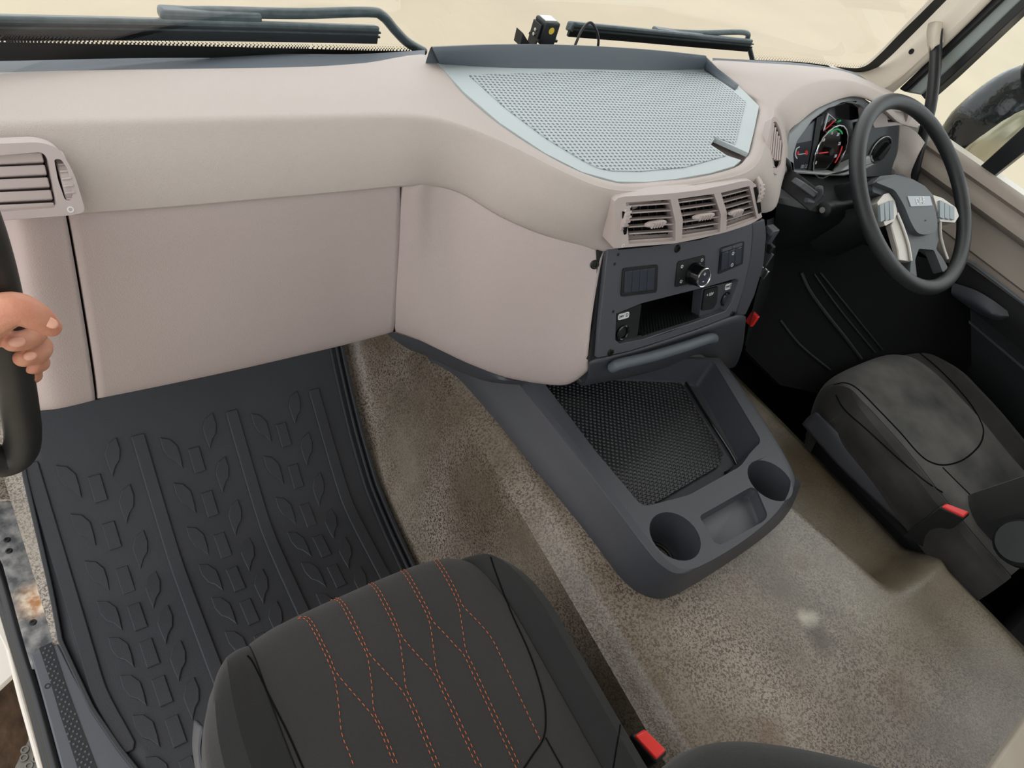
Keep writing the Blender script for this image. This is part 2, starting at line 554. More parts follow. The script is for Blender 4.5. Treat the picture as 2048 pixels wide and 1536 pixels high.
for c in range(3):
    x0 = RIBX[c]
    for r in range(9):
        yb = 0.955 - 0.0765 * r
        for me, dx, dy in ((LEAF_L, 0.050, 0.0), (BAR, 0.0915, -0.022), (LEAF_R, 0.133, 0.018)):
            y = yb + dy
            if y < 0.30: continue
            o = bpy.data.objects.new('tread_block', me)
            sl = math.atan((matz(y + 0.01) - matz(y - 0.01)) / 0.02)
            link(o, mt)
            o.location = (x0 + dx, y, matz(y)); o.rotation_euler = (sl, 0, 0)

# ------------------------------------------------------------------ passenger door sill
SILLZ = -0.004
sp = Plane((0, 0, SILLZ), (0, 0, 1), up=Vector((0, 1, 0)))
sill = thing('door_sill', 'worn grey metal passenger door sill with rust patch beside the rubber mat', 'door sill', (-1.07, 0.7, -0.02))
def sill_metal():
    m = mat('worn_sill_metal', rgb(96, 97, 98), 0.45, metal=0.3)
    n = m.node_tree.nodes; l = m.node_tree.links; b = n['Principled BSDF']
    tc = n.new('ShaderNodeTexCoord')
    t = n.new('ShaderNodeTexNoise'); t.inputs['Scale'].default_value = 45; t.inputs['Detail'].default_value = 6
    l.new(tc.outputs['Object'], t.inputs['Vector'])
    r = n.new('ShaderNodeValToRGB'); e = r.color_ramp.elements
    e[0].position = 0.35; e[0].color = rgb(70, 72, 74); e[1].position = 0.72; e[1].color = rgb(150, 148, 144)
    l.new(t.outputs['Fac'], r.inputs[0])
    # rust spot with a shape of its own
    vm = n.new('ShaderNodeVectorMath'); vm.operation = 'DISTANCE'
    c_ = sp.px(76, 1198); vm.inputs[1].default_value = c_
    ad = n.new('ShaderNodeVectorMath'); ad.operation = 'MULTIPLY_ADD'
    t2 = n.new('ShaderNodeTexNoise'); t2.inputs['Scale'].default_value = 40; t2.inputs['Detail'].default_value = 5
    l.new(tc.outputs['Object'], t2.inputs['Vector'])
    l.new(t2.outputs['Color'], ad.inputs[0]); ad.inputs[1].default_value = (0.05, 0.05, 0.0)
    l.new(tc.outputs['Object'], ad.inputs[2])
    su = n.new('ShaderNodeVectorMath'); su.operation = 'SUBTRACT'; su.inputs[1].default_value = (0.025, 0.025, 0)
    l.new(ad.outputs[0], su.inputs[0]); l.new(su.outputs[0], vm.inputs[0])
    rr = n.new('ShaderNodeValToRGB'); rr.color_ramp.elements[0].position = 0.016; rr.color_ramp.elements[0].color = (1, 1, 1, 1)
    rr.color_ramp.elements[1].position = 0.046; rr.color_ramp.elements[1].color = (0, 0, 0, 1)
    l.new(vm.outputs['Value'], rr.inputs[0])
    r3 = n.new('ShaderNodeValToRGB'); r3.color_ramp.elements[0].position = 0.40; r3.color_ramp.elements[0].color = rgb(168, 118, 74)
    r3.color_ramp.elements[1].position = 0.56; r3.color_ramp.elements[1].color = rgb(222, 204, 180)
    l.new(t2.outputs['Fac'], r3.inputs[0])
    mx = n.new('ShaderNodeMix'); mx.data_type = 'RGBA'
    l.new(rr.outputs[0], mx.inputs['Factor']); l.new(r.outputs[0], mx.inputs[6]); l.new(r3.outputs[0], mx.inputs[7])
    l.new(mx.outputs[2], b.inputs['Base Color'])
    return m
M_SILL = sill_metal()
slab('sill_plate', sp, [(-30, 985), (16, 985), (60, 1080), (92, 1190), (118, 1265), (140, 1310), (62, 1340), (40, 1260), (5, 1130), (-30, 1060)], -0.03, 0.0, M_SILL, sill, bev=0.002)
slab('cover_edge', sp, [(-30, 950), (48, 953), (62, 1010), (96, 1130), (120, 1255), (114, 1262), (92, 1195), (60, 1088), (24, 1000), (-30, 1003)], -0.02, 0.007, M_COVER, sill, bev=0.003)
scuff = slab('scuff_plate', sp, [(60, 1308), (116, 1286), (146, 1345), (192, 1430), (245, 1505), (300, 1580), (135, 1580), (100, 1450), (78, 1370)], -0.012, 0.006, M_DARK2, sill, bev=0.003)
parent_ready(scuff)
slab('grip_strip', sp, [(78, 1296), (104, 1284), (132, 1370), (165, 1460), (190, 1525), (210, 1580), (168, 1580), (150, 1520), (120, 1430), (98, 1355)], 0.004, 0.0075, M_BLACK, scuff)
def tri2d(poly, p):
    c = False; n = len(poly)
    for i in range(n):
        a, b = poly[i], poly[i - 1]
        if (a[1] > p[1]) != (b[1] > p[1]) and p[0] < (b[0] - a[0]) * (p[1] - a[1]) / (b[1] - a[1]) + a[0]: c = not c
    return c
# raised grip studs on the scuff plate
gp = [sp.px(*q) for q in [(81, 1299), (102, 1290), (130, 1370), (163, 1460), (188, 1525), (205, 1575), (172, 1575), (152, 1520), (122, 1430), (100, 1355)]]
gp2 = [(p.x, p.y) for p in gp]
VV, FF = [], []
iy = 0; y = 0.36
while y < 0.75:
    x = -1.15 + (0.0042 if iy % 2 else 0)
    while x < -0.95:
        if tri2d(gp2, (x, y)):
            v, f = lathe((x, y, SILLZ + 0.0074), Vector((0, 0, 1)), [(0.0023, 0), (0.0017, 0.0012), (0.0, 0.0014)], 6)
            s = len(VV); VV += v; FF += [tuple(i + s for i in q) for q in f]
        x += 0.0084
    y += 0.0068; iy += 1
st = obj('grip_studs', VV, FF, M_DARK2, scuff, fix=False); st['kind'] = 'stuff'
def screw(name, p, n, r, parent, m=None):
    V, F = lathe(p, n, [(r, -0.002), (r, 0.001), (r * 0.8, 0.0022), (r * 0.45, 0.0022), (r * 0.4, 0.0006), (0, 0.0006)], 14)
    return obj(name, V, F, m or M_SCREW, parent)
for q in [(96, 1373), (14, 1080), (18, 1102), (66, 1245)]:
    screw('screw', sp.px(*q, 0.004 if q[0] == 96 else 0.0), Vector((0, 0, 1)), 0.006, sill)
# seals and body edge along the sill
def sill_line(x, z0, y0=0.30, y1=1.12, k=20, bow=0.0):
    return [Vector((x + bow * (1 - ((y - 0.7) / 0.4) ** 2), y, z0)) for y in [y0 + (y1 - y0) * i / k for i in range(k + 1)]]
seal = thing('door_seal', 'black rubber door seal running along the passenger door sill', 'door seal', (-1.11, 0.7, -0.05))
def px_tube(name, pts, z, r, m, parent, k=6):
    P = smooth_line([A(*q, z=z) for q in pts], k)
    return obj(name, *tube(P, r, 10), m, parent)
px_tube('seal_bulb', [(-60, 985), (0, 1150), (40, 1290), (75, 1400), (118, 1560), (140, 1640)], -0.012, 0.010, M_SEAL, seal)
px_tube('seal_lip', [(-60, 1040), (0, 1195), (30, 1290), (62, 1395), (103, 1550), (122, 1640)], -0.022, 0.009, M_SEAL, seal)
bodyp = Plane((0, 0, -0.05), (0, 0, 1), up=Vector((0, 1, 0)))
be = slab('body_edge', bodyp, [(-60, 1090), (0, 1215), (22, 1290), (52, 1400), (95, 1550), (115, 1640), (100, 1640), (78, 1550), (36, 1400), (8, 1290), (-60, 1150)], -0.05, 0.02, M_PAINT, None, bev=0.004)
tag(be, 'cream painted body edge outside the passenger door seal', 'body panel')
stp = Plane((0, 0, -0.38), (0, 0, 1), up=Vector((0, 1, 0)))
body = slab('step_panel', stp, [(-90, 1180), (-10, 1230), (14, 1290), (30, 1345), (-10, 1382), (-90, 1400)], -0.02, 0.0, M_PAINT, None, bev=0.004)
tag(body, 'cream body panel with pressed slot beside the boarding step', 'body panel')
M_STEP = mat('step_metal', rgb(120, 118, 112), 0.5, metal=0.4, var=(60, rgb(80, 74, 66), 0.8))
M_MUD = mat('muddy_tyre', rgb(58, 46, 38), 0.95, spec=0.1, var=(25, rgb(98, 78, 62), 0.9), bump=(40, 0.01))
step = thing('boarding_step', 'metal boarding step with raised grip holes below the passenger door', 'step', (-1.12, 0.55, -0.46))
sp2 = Plane((0, 0, -0.45), (0, 0, 1), up=Vector((0, 1, 0)))
tread = slab('step_tread', sp2, [(30, 1535), (62, 1470), (84, 1480), (96, 1540), (110, 1620), (40, 1640)], -0.01, 0.0, M_STEP, step)
for q in [(66, 1478), (74, 1500), (48, 1516), (72, 1518), (58, 1532), (82, 1540), (50, 1500)]:
    V, F = lathe(sp2.px(*q), Vector((0, 0, 1)), [(0.009, 0), (0.008, 0.004), (0.005, 0.004), (0.004, 0.001), (0, 0.001)], 12)
    obj('grip_ring', V, F, M_STEP, step)
# front tyre seen below the sill
V, F = lathe(A(-40, 1450, z=-0.84), Vector((1, 0, 0)), [(0.02, 0.14), (0.30, 0.14), (0.38, 0.10), (0.41, 0.05), (0.41, -0.05), (0.38, -0.10), (0.30, -0.14), (0.02, -0.14)], 40)
ty = obj('front_tyre', V, F, M_MUD)
tag(ty, 'muddy brown front tyre below the passenger door sill', 'tyre')

# ------------------------------------------------------------------ dashboard
dash = thing('dashboard', 'taupe soft-touch truck dashboard with dark centre panel across the cab', 'dashboard', (0.0, 0.8, 0.5))
# stations: back edge (px,z) | shoulder (px,z or y) | lower lip (px,z or y)
ST = [
 ((-140, 152, 'z', .937), (-140, 246, 'y', .80), (-140, 448, 'y', .748)),
 ((0, 145, 'z', .937), (0, 243, 'y', .80), (0, 438, 'y', .748)),
 ((160, 141, 'z', .937), (160, 240, 'y', .80), (160, 426, 'y', .748)),
 ((350, 138, 'z', .937), (350, 237, 'y', .80), (350, 412, 'y', .748)),
 ((600, 134, 'z', .938), (600, 232, 'y', .80), (600, 390, 'y', .748)),
 ((730, 126, 'z', .942), (720, 229, 'z', .962), (720, 379, 'y', .748)),
 ((862, 112, 'z', .945), (800, 229, 'z', .962), (803, 371, 'y', .748)),
 ((928, 186, 'z', .945), (872, 237, 'z', .961), (870, 371, 'z', .876)),
 ((1000, 248, 'z', .945), (950, 262, 'z', .958), (925, 386, 'z', .870)),
 ((1090, 308, 'z', .945), (1040, 302, 'z', .955), (1000, 430, 'z', .860)),
 ((1165, 346, 'z', .945), (1125, 345, 'z', .952), (1080, 465, 'z', .850)),
 ((1235, 366, 'z', .945), (1205, 377, 'z', .948), (1160, 489, 'z', .842)),
 ((1290, 367, 'z', .945), (1275, 384, 'z', .946), (1228, 499, 'z', .838)),
 ((1350, 361, 'z', .945), (1345, 377, 'z', .946), (1330, 488, 'z', .836)),
 ((1420, 349, 'z', .945), (1425, 364, 'z', .946), (1430, 468, 'z', .836)),
 ((1478, 330, 'z', .945), (1490, 348, 'z', .946), (1505, 449, 'z', .838)),
 ((1500, 305, 'z', .945), (1520, 322, 'z', .946), (1546, 420, 'z', .842)),
 ((1510, 262, 'z', .945), (1536, 280, 'z', .946), (1562, 372, 'z', .845)),
 ((1519, 212, 'z', .945), (1547, 240, 'z', .946), (1574, 330, 'z', .855)),
 ((1490, 184, 'z', .945), (1552, 215, 'z', .952), (1576, 268, 'z', .915)),
 ((1455, 152, 'z', .945), (1568, 190, 'z', .960), (1602, 242, 'z', .935)),
 ((1420, 122, 'z', .945), (1598, 170, 'z', .966), (1640, 214, 'z', .947)),
 ((1520, 126, 'z', .938), (1645, 157, 'z', .968), (1700, 193, 'z', .952)),
 ((1610, 132, 'z', .930), (1700, 160, 'z', .966), (1745, 202, 'z', .950)),
 ((1690, 143, 'z', .920), (1750, 178, 'z', .955), (1772, 222, 'z', .938)),
 ((1760, 172, 'z', .915), (1795, 205, 'z', .935), (1800, 246, 'z', .905)),
 ((1808, 196, 'z', .910), (1835, 222, 'z', .915), (1835, 256, 'z', .890)),
]
def pt(s): return A(s[0], s[1], **{s[2]: s[3]})
Apts = [pt(s[0]) for s in ST]; Bpts = [pt(s[1]) for s in ST]; Cpts = [pt(s[2]) for s in ST]
def outward(P, i):
    a = P[max(i - 1, 0)]; b = P[min(i + 1, len(P) - 1)]
    t = (b - a); t.z = 0
    return Vector((t.y, -t.x, 0)).normalized()
rA0, rA1, rB0, rB1, rC0, rC1 = [], [], [], [], [], []
for i in range(len(ST)):
    a, b, c = Apts[i], Bpts[i], Cpts[i]
    o = outward(Cpts, i)
    h = (b - c).length
    k = 0.25 if 13 <= i <= 15 else (0.6 if i in (12, 16) else 1.0)
    rA0.append(a + Vector((0, 0, -0.012)) + (a - b).normalized() * 0.004)
    rB0.append(b.lerp(c, 0.16) + (o * 0.75 + Vector((0, 0, 0.62))) * (0.055 * h * k))
    rB1.append(b.lerp(c, 0.55) + (o + Vector((0, 0, 0.30))) * (0.085 * h * k))
    if 13 <= i <= 15:
        rB1[-1] = rB1[-1] + Vector((0, 0.034, 0)); c = c + Vector((0, 0.036, 0)); Cpts[i] = c
    if i == 12: rB1[-1] = rB1[-1] + Vector((0, 0.014, 0))
    rC1.append(c - o * 0.016 - Vector((0, 0, 0.006)))
rows = [rA0, Apts, [a.lerp(b, 0.5) + Vector((0, 0, 0.003)) for a, b in zip(Apts, Bpts)], [a.lerp(b, 0.88) + Vector((0, 0, 0.001)) for a, b in zip(Apts, Bpts)], Bpts, rB0, rB1, Cpts, rC1]
V, F, nr, nc = loft(rows, 5, 4)
PAD_V, PAD_F = V, F
pad = obj('upper_pad', V, F, M_PAD, dash)
pad_bvh = bvh_of(V, F)

# lower fascia: side panel, glovebox lid, knee panel. top edge follows the lip, bottom edge traced
GY = 0.756; GB = 0.792
def fascia(name, top, bot, m, bulge=0.012, parent=dash, thick=0.02, kx=6):
    """top/bottom: lists of Vectors"""
    mid1, mid2, tuck = [], [], []
    n = len(top)
    for i in range(n):
        o = outward(bot, i)
        h = (top[i] - bot[i]).length
        mid1.append(top[i].lerp(bot[i], 0.33) + o * bulge)
        mid2.append(top[i].lerp(bot[i], 0.75) + o * bulge * 1.1)
        tuck.append(bot[i] - o * 0.03 - Vector((0, 0, 0.004)))
    tin = [top[i] - outward(bot, i) * 0.02 + Vector((0, 0, 0.004)) for i in range(n)]
    V, F, nr, nc = loft([tin, top, mid1, mid2, bot, tuck], kx, 5)
    o = obj(name, V, F, m, parent)
    solid(o, thick)
    return o
fascia('side_panel', [A(-140, 452, y=GY + .06), A(0, 440, y=GY + .03), A(48, 436, y=GY), A(132, 433, y=GY)],
       [A(-140, 858, y=GB + .06), A(40, 826, y=GB + .035), A(118, 817, y=GB), A(190, 800, y=GB)], M_PANEL)
lid = fascia('glovebox_lid', [A(138, 431, y=GY), A(300, 418, y=GY), A(450, 406, y=GY), A(600, 392, y=GY), A(700, 383, y=GY), A(800, 375, y=GY)],
       [A(196, 797, y=GB), A(340, 768, y=GB), A(490, 736, y=GB), A(620, 706, y=GB), A(700, 687, y=GB), A(786, 664, y=0.775)], M_PANEL, 0.012)
knee = fascia('knee_panel',
       [A(805, 375, y=GY), A(840, 375, z=.876), A(872, 377, z=.870), A(925, 391, z=.864), A(1000, 434, z=.854), A(1080, 469, z=.844), A(1150, 492, z=.838), A(1208, 502, z=.834)],
       [A(791, 663, y=0.775), A(838, 680, y=0.745), A(880, 700, y=0.715), A(940, 728, y=0.68), A(1010, 754, y=0.635), A(1080, 767, y=0.59), A(1135, 768, y=0.555), A(1178, 738, y=0.535)], M_PANEL, 0.014)
# dark gap strips behind the joints
for P in ([A(133, 432, y=GY + .012), A(192, 800, y=GB + .012)], [A(801, 372, y=GY + .012), A(788, 664, y=0.787)]):
    V, F = strip([P[0], P[0].lerp(P[1], .5) + Vector((0, -0.012, 0)), P[1]], Vector((0.006, 0, 0)), Vector((0, 0.012, 0)))
    obj('joint_gap', V, F, M_GAP, dash)
# rim of the side panel near the door
px_pts = [(52, 500), (62, 600), (88, 700), (112, 810)]
# screw on the knee panel
KP = Plane((0, 0, 0), (0, 0, 1))
kb = BVHTree.FromObject(knee, bpy.context.evaluated_depsgraph_get())
p, nrm = cast(kb, 1189, 529, 0.0005)
if p: screw('screw', p, nrm, 0.0075, dash)

# unseen dark boxes added behind the dash so that no light leaks through
V, F = box((-0.62, 0.92, 0.70), 0.86, 0.20, 0.30)
obj('light_block', V, F, M_BLACKM, dash, smooth=False)
V, F = box((0.62, 0.92, 0.70), 0.80, 0.18, 0.26)
obj('light_block', V, F, M_BLACKM, dash, smooth=False)

# ---- left air vent
def vent_slat(p0, p1, depth, n, v, th, m, parent, name='slat'):
    """thin blade from p0 to p1, going inwards along -n by depth, tilted"""
    c = [p0, p1]
    back = -n * depth
    V = [p0 - v * th / 2, p1 - v * th / 2, p1 + v * th / 2, p0 + v * th / 2]
    V += [q + back - v * depth * 0.35 for q in V]
    F = [(0, 1, 2, 3), (7, 6, 5, 4), (0, 4, 5, 1), (1, 5, 6, 2), (2, 6, 7, 3), (3, 7, 4, 0)]
    o = obj(name, V, F, m, parent)
    bevel(o, min(th * 0.3, 0.0012), 2)
    return o
def lerp2(a, b, t): return (a[0] + (b[0] - a[0]) * t, a[1] + (b[1] - a[1]) * t)

vl = Plane.three(A(0, 300, y=0.748), A(0, 440, y=0.722), A(160, 425, y=0.722))
va = slab('air_vent', vl, [(-110, 292), (80, 284), (118, 296), (148, 345), (172, 425), (140, 431), (0, 441), (-110, 450)], -0.03, 0.006, M_VENTP, dash,
          r=0.012, holes=[[(-95, 318), (84, 304), (96, 318), (115, 415), (-95, 432)], [(108, 318), (122, 318), (136, 340), (146, 392), (140, 402), (130, 400), (116, 360)]], hr=0.004, bev=0.003)
parent_ready(va)
slab('vent_well', vl, [(-98, 312), (100, 300), (120, 420), (-98, 438)], -0.034, -0.03, M_GAP, va)
for i in range(5):
    y0 = 316 + i * 25.5; y1 = 302 + 6 + i * 25.0
    vent_slat(vl.px(-94, y0 + 6, -0.002), vl.px(86 + i * 6, y1 + 6, -0.002), 0.018, vl.n, vl.v, 0.0098, M_VENTP, va)
cw = vl.px(127, 360, -0.023)
V, F = lathe(cw - vl.u * 0.006, vl.u, [(0.001, 0.001), (0.028, 0.001), (0.029, 0.002), (0.029, 0.010), (0.028, 0.011), (0.001, 0.011)], 40)
V = [cw + (p - cw) for p in V]
wh = obj('thumbwheel', V, F, M_VENTP, va)
parent_ready(wh)
for k in range(9):
    a = math.radians(-55 + 110 * k / 8)
    d = vl.n * math.cos(a) + vl.v * math.sin(a)
    V, F = box(cw + d * 0.0300, 0.009, 0.0024, 0.0024, (vl.u, d.cross(vl.u), d))
    bevel(obj('grip_rib', V, F, M_VENTP, wh), 0.0008)
V, F = lathe(vl.px(141, 419, 0.006), vl.n, [(0.0032, 0.0), (0.0032, 0.0005), (0.002, 0.0005), (0.002, 0)], 16)
obj('vent_mark', V, F, M_WHITE, va)

# ---- centre air vents (curved unit of three)
def cy(px): return 0.578 + 0.016 * ((px - 1375) / 150) ** 2
def CV(px, py, d=0.0):
    """point on the curved vent face"""
    s = 0.02 * (1 - (py - (398 - 0.11 * (px - 1240))) / 95.0)
    return A(px, py, y=cy(px) + s - 0.022 - d)
cv = thing('tmp', 'x', 'x', (0, 0, 0)); bpy.data.objects.remove(cv)
top_o = [(1229, 403), (1236, 396), (1250, 393), (1300, 390), (1350, 386), (1400, 380), (1450, 370), (1485, 362), (1500, 361), (1512, 370)]
bot_o = [(1227, 496), (1236, 497), (1250, 495), (1300, 491), (1350, 487), (1400, 477), (1450, 465), (1485, 454), (1506, 446), (1524, 434)]
OPEN = [[(1252, 405), (1341, 399), (1351, 482), (1258, 488)], [(1356, 398), (1428, 388), (1440, 465), (1364, 477)], [(1442, 386), (1499, 372), (1514, 437), (1453, 459)]]
# frame = strips around the openings, built as one curved skin with three windows
def frame_mesh():
    VV, FF = [], []
    def quadstrip(Lp, Rp, k=6):
        """pixel polylines of equal length -> skin with depth"""
        nonlocal VV, FF
        s = len(VV); n = len(Lp)
        for a, b in zip(Lp, Rp):
            fa = CV(*a); fb = CV(*b)
            VV += [fa, fb, fa + Vector((0, 0.05, 0.0)), fb + Vector((0, 0.05, 0.0))]
        for i in range(n - 1):
            q = s + 4 * i
            FF += [(q, q + 1, q + 5, q + 4), (q + 1, q + 3, q + 7, q + 5), (q + 2, q, q + 4, q + 6), (q + 3, q + 2, q + 6, q + 7)]
        FF += [(s, s + 2, s + 3, s + 1), (s + 4 * (n - 1), s + 4 * n - 3, s + 4 * n - 1, s + 4 * n - 2)]
    def subdiv(P, k=5):
        out = []
        for a, b in zip(P, P[1:]):
            out += [lerp2(a, b, j / k) for j in range(k)]
        return out + [P[-1]]
    def along(P, x):
        for a, b in zip(P, P[1:]):
            if a[0] <= x <= b[0]: return lerp2(a, b, (x - a[0]) / max(b[0] - a[0], 1e-6))
        return P[0] if x < P[0][0] else P[-1]
    xs = [1229 + (1512 - 1229) * i / 40 for i in range(41)]
    inner_top = [(1229, 408), (1252, 405), (1341, 399), (1356, 398), (1428, 388), (1442, 386), (1499, 372), (1512, 372)]
    inner_bot = [(1227, 491), (1258, 488), (1351, 482), (1364, 477), (1440, 465), (1453, 459), (1514, 437), (1524, 432)]
    quadstrip([along(top_o, x) for x in xs], [along(inner_top, x) for x in xs])
    xb = [1227 + (1524 - 1227) * i / 40 for i in range(41)]
    quadstrip([along(inner_bot, x) for x in xb], [along(bot_o, x) for x in xb])
    quadstrip(subdiv([(1229, 408), (1227, 491)]), subdiv([(1252, 405), (1258, 488)]))
    quadstrip(subdiv([(1341, 399), (1351, 445), (1351, 482)]), subdiv([(1356, 398), (1366, 440), (1364, 477)]))
    quadstrip(subdiv([(1428, 388), (1442, 430), (1440, 465)]), subdiv([(1442, 386), (1454, 425), (1453, 459)]))
    quadstrip(subdiv([(1499, 372), (1514, 437)]), subdiv([(1512, 370), (1524, 434)]))
    return VV, FF
V, F = frame_mesh()
cvf = obj('air_vent', V, F, M_VENTP, dash)
bevel(cvf, 0.003, 3); parent_ready(cvf)
# dark well behind
wl = [CV(x, y, -0.019) for x, y in [(1236, 398), (1300, 393), (1400, 384), (1508, 366)]] + [CV(x, y, -0.011) for x, y in [(1522, 440), (1400, 480), (1300, 494), (1236, 500)]]
obj('vent_well', wl + [p + Vector((0, .004, 0)) for p in wl], [(0, 1, 6, 7), (1, 2, 5, 6), (2, 3, 4, 5), (15, 14, 9, 8), (14, 13, 10, 9), (13, 12, 11, 10)], M_GAP, cvf)
for w_i, (tl, tr, br, bl) in enumerate(OPEN):
    for k in range(6):
        t = (k + 0.55) / 6.0
        a = lerp2(tl, bl, t); b = lerp2(tr, br, t)
        bow = 5 * math.sin(math.pi * t)
        a = (a[0] + bow * 0.6, a[1]); b = (b[0] + bow, b[1])
        P = [CV(*lerp2(a, b, j / 4), -0.004) for j in range(5)]
        V, F = strip(P, Vector((0, 0, 0.0011)), Vector((0, 0.012, -0.004)))
        V = []
        for q in P:
            V += [q + Vector((0, 0, 0.0013)), q + Vector((0, 0, -0.0013)), q + Vector((0, 0.010, -0.005)), q + Vector((0, 0.010, -0.003))]
        F = [(0, 1, 2, 3), (19, 18, 17, 16)]
        for i in range(4):
            for c_ in range(4):
                F.append((4 * i + c_, 4 * i + (c_ + 1) % 4, 4 * i + 4 + (c_ + 1) % 4, 4 * i + 4 + c_))
        obj('slat', V, F, M_VENTP, cvf)
    for k in range(5):
        t = (k + 0.7) / 5.6
        a = lerp2(tl, tr, t); b = lerp2(bl, br, t)
        p0, p1 = CV(a[0], a[1] + 3, -0.013), CV(b[0], b[1] - 3, -0.013)
        V, F = strip([p0, p1], Vector((0.001, 0, 0)), Vector((0, 0.005, 0)))
        obj('rear_slat', V, F, M_BLACK, cvf)
    # adjuster tab
    cpx = [(1311, 447), (1407, 432), (1472, 424)][w_i]
    hw = [20, 20, 13][w_i]
    p0, p1 = CV(cpx[0] - hw, cpx[1] + 3, 0.004), CV(cpx[0] + hw, cpx[1] - 3, 0.004)
    P = [p0.lerp(p1, j / 8) for j in range(9)]
    tb = obj('adjuster_tab', *tube(P, [0.0028, 0.0042, 0.0048, 0.0048, 0.0048, 0.0048, 0.0048, 0.0042, 0.0026], 8), M_VENTP, cvf)
    parent_ready(tb)
    for j in range(5):
        q = p0.lerp(p1, 0.25 + 0.13 * j)
        V, F = box(q + Vector((0, -0.0045, 0)), 0.0022, 0.003, 0.008)
        obj('grip_rib', V, F, M_VENTP, tb)
for (a, b) in (((1249, 425), (1253, 475)), ((1515, 378), (1520, 424))):
    p0, p1 = CV(*a, 0.002), CV(*b, 0.002)
    c_ = (p0 + p1) / 2 + Vector((0, 0.028, 0.003))
    V, F = lathe(c_ - Vector((0.006, 0, 0)), Vector((1, 0, 0)), [(0.001, 0), (0.026, 0), (0.028, 0.002), (0.028, 0.010), (0.026, 0.012), (0.001, 0.012)], 36)
    th = obj('thumbwheel', V, F, M_VENTP, cvf); parent_ready(th)
    for k in range(8):
        a_ = math.radians(-50 + 100 * k / 7)
        d = Vector((0, -math.cos(a_), math.sin(a_)))
        V, F = box(c_ + d * 0.0285, 0.010, 0.003, 0.003, (Vector((1, 0, 0)), d.cross(Vector((1, 0, 0))), d))
        obj('grip_rib', V, F, M_VENTP, th)
for pts in ([(1246, 424), (1252, 425), (1256, 450), (1253, 468), (1249, 470), (1246, 450)], [(1508, 376), (1514, 374), (1521, 400), (1523, 424), (1518, 428), (1513, 405)]):
    P = [CV(*q, 0.0012) for q in pts]
    V, F = prism(P, Vector((0, -1, 0)), -0.006, 0.0)
    obj('slot_patch', V, F, M_GAP, cvf)  # black patches set in for the dark of the thumbwheel recesses
V, F = lathe(CV(1246, 491, 0.0005), Vector((0, -1, 0.2)), [(0.003, 0.0), (0.003, 0.0005), (0.0018, 0.0005), (0.0018, 0)], 16)
obj('vent_mark', V, F, M_WHITE, cvf)

# ---- side vent facing the driver
sv_p = Plane.three(A(1542, 262, z=.93), A(1560, 345, z=.865), A(1562, 262, z=.92))
SVO = Vector((0.36, 0.705, 0.9))
svn = Vector((0.30, -0.94, 0.10))
_h = [cast(pad_bvh, 1548 + dx, 290 + dy) for dx, dy in ((0, 0), (-6, -15), (6, 15), (0, 25), (0, -20))]
svn = (sum((q[1] for q in _h if q[1]), Vector()).normalized() * 0.5 + (CAM - _h[0][0]).normalized() * 0.5).normalized()
sv = Plane(_h[0][0] + svn * 0.007, svn)
side = slab('air_vent', sv, [(1545, 234), (1552, 233), (1563, 248), (1570, 285), (1568, 335), (1556, 352), (1540, 340), (1531, 315), (1533, 290)], -0.006, 0.016, M_VENTP, dash, r=0.01,
            holes=[[(1547, 244), (1553, 243), (1562, 262), (1566, 290), (1562, 328), (1553, 338), (1541, 318), (1540, 300)]], hr=0.004, bev=0.002)
parent_ready(side)
slab('vent_well', sv, [(1546, 242), (1556, 242), (1568, 290), (1563, 332), (1552, 340), (1538, 318)], -0.004, 0.0085, M_GAP, side)
for k in range(5):
    t = k / 4.0
    a = (1548 + 14 * t, 246 + 34 * t); b = (1541 + 18 * t, 312 + 20 * t - 12 * t * t)
    V, F = strip([sv.px(*a, 0.0155), sv.px(*b, 0.0155)], sv.u * 0.0014, -sv.n * 0.006)
    obj('slat', V, F, M_VENTP, side)

# ------------------------------------------------------------------ dash-top table
def dots_material(name, base, dark, scale, rad, rough, bumpd, spec=0.5, rot=0.785, convex=False):
    m = mat(name, base, rough, spec=spec)
    n = m.node_tree.nodes; l = m.node_tree.links; b = n['Principled BSDF']
    tc = n.new('ShaderNodeTexCoord'); mp = n.new('ShaderNodeMapping')
    mp.inputs['Rotation'].default_value = (0, 0, rot)
    mp.inputs['Scale'].default_value = (1, 1, 0.0)
    l.new(tc.outputs['Object'], mp.inputs['Vector'])
    v = n.new('ShaderNodeTexVoronoi'); v.voronoi_dimensions = '2D'; v.inputs['Scale'].default_value = scale
    v.inputs['Randomness'].default_value = 0.0
    l.new(mp.outputs[0], v.inputs['Vector'])
    r = n.new('ShaderNodeValToRGB'); e = r.color_ramp.elements
    e[0].position = rad; e[1].position = rad + 0.10
    e[0].color = dark; e[1].color = base
    l.new(v.outputs['Distance'], r.inputs[0]); l.new(r.outputs[0], b.inputs['Base Color'])
    r2 = n.new('ShaderNodeValToRGB'); e = r2.color_ramp.elements
    e[0].position = rad * 0.4; e[1].position = rad + 0.12
    if convex: e[0].color = (1, 1, 1, 1); e[1].color = (0, 0, 0, 1)
    l.new(v.outputs['Distance'], r2.inputs[0])
    bp = n.new('ShaderNodeBump'); bp.inputs['Distance'].default_value = bumpd; bp.inputs['Strength'].default_value = 1.0
    l.new(r2.outputs[0], bp.inputs['Height']); l.new(bp.outputs[0], b.inputs['Normal'])
    return m
M_TABLE = mat('pale_blue_grey_table', rgb(176, 186, 188), 0.45, spec=0.7, bump=(1500, 0.0002))
M_TMAT = dots_material('perforated_table_mat', rgb(172, 182, 184), rgb(98, 106, 110), 125, 0.24, 0.5, 0.0012, 0.6, rot=0.12)
M_LIP = mat('slate_grey_plastic', rgb(88, 96, 104), 0.5, spec=0.5, bump=(1200, 0.0003))
TZ = 0.945
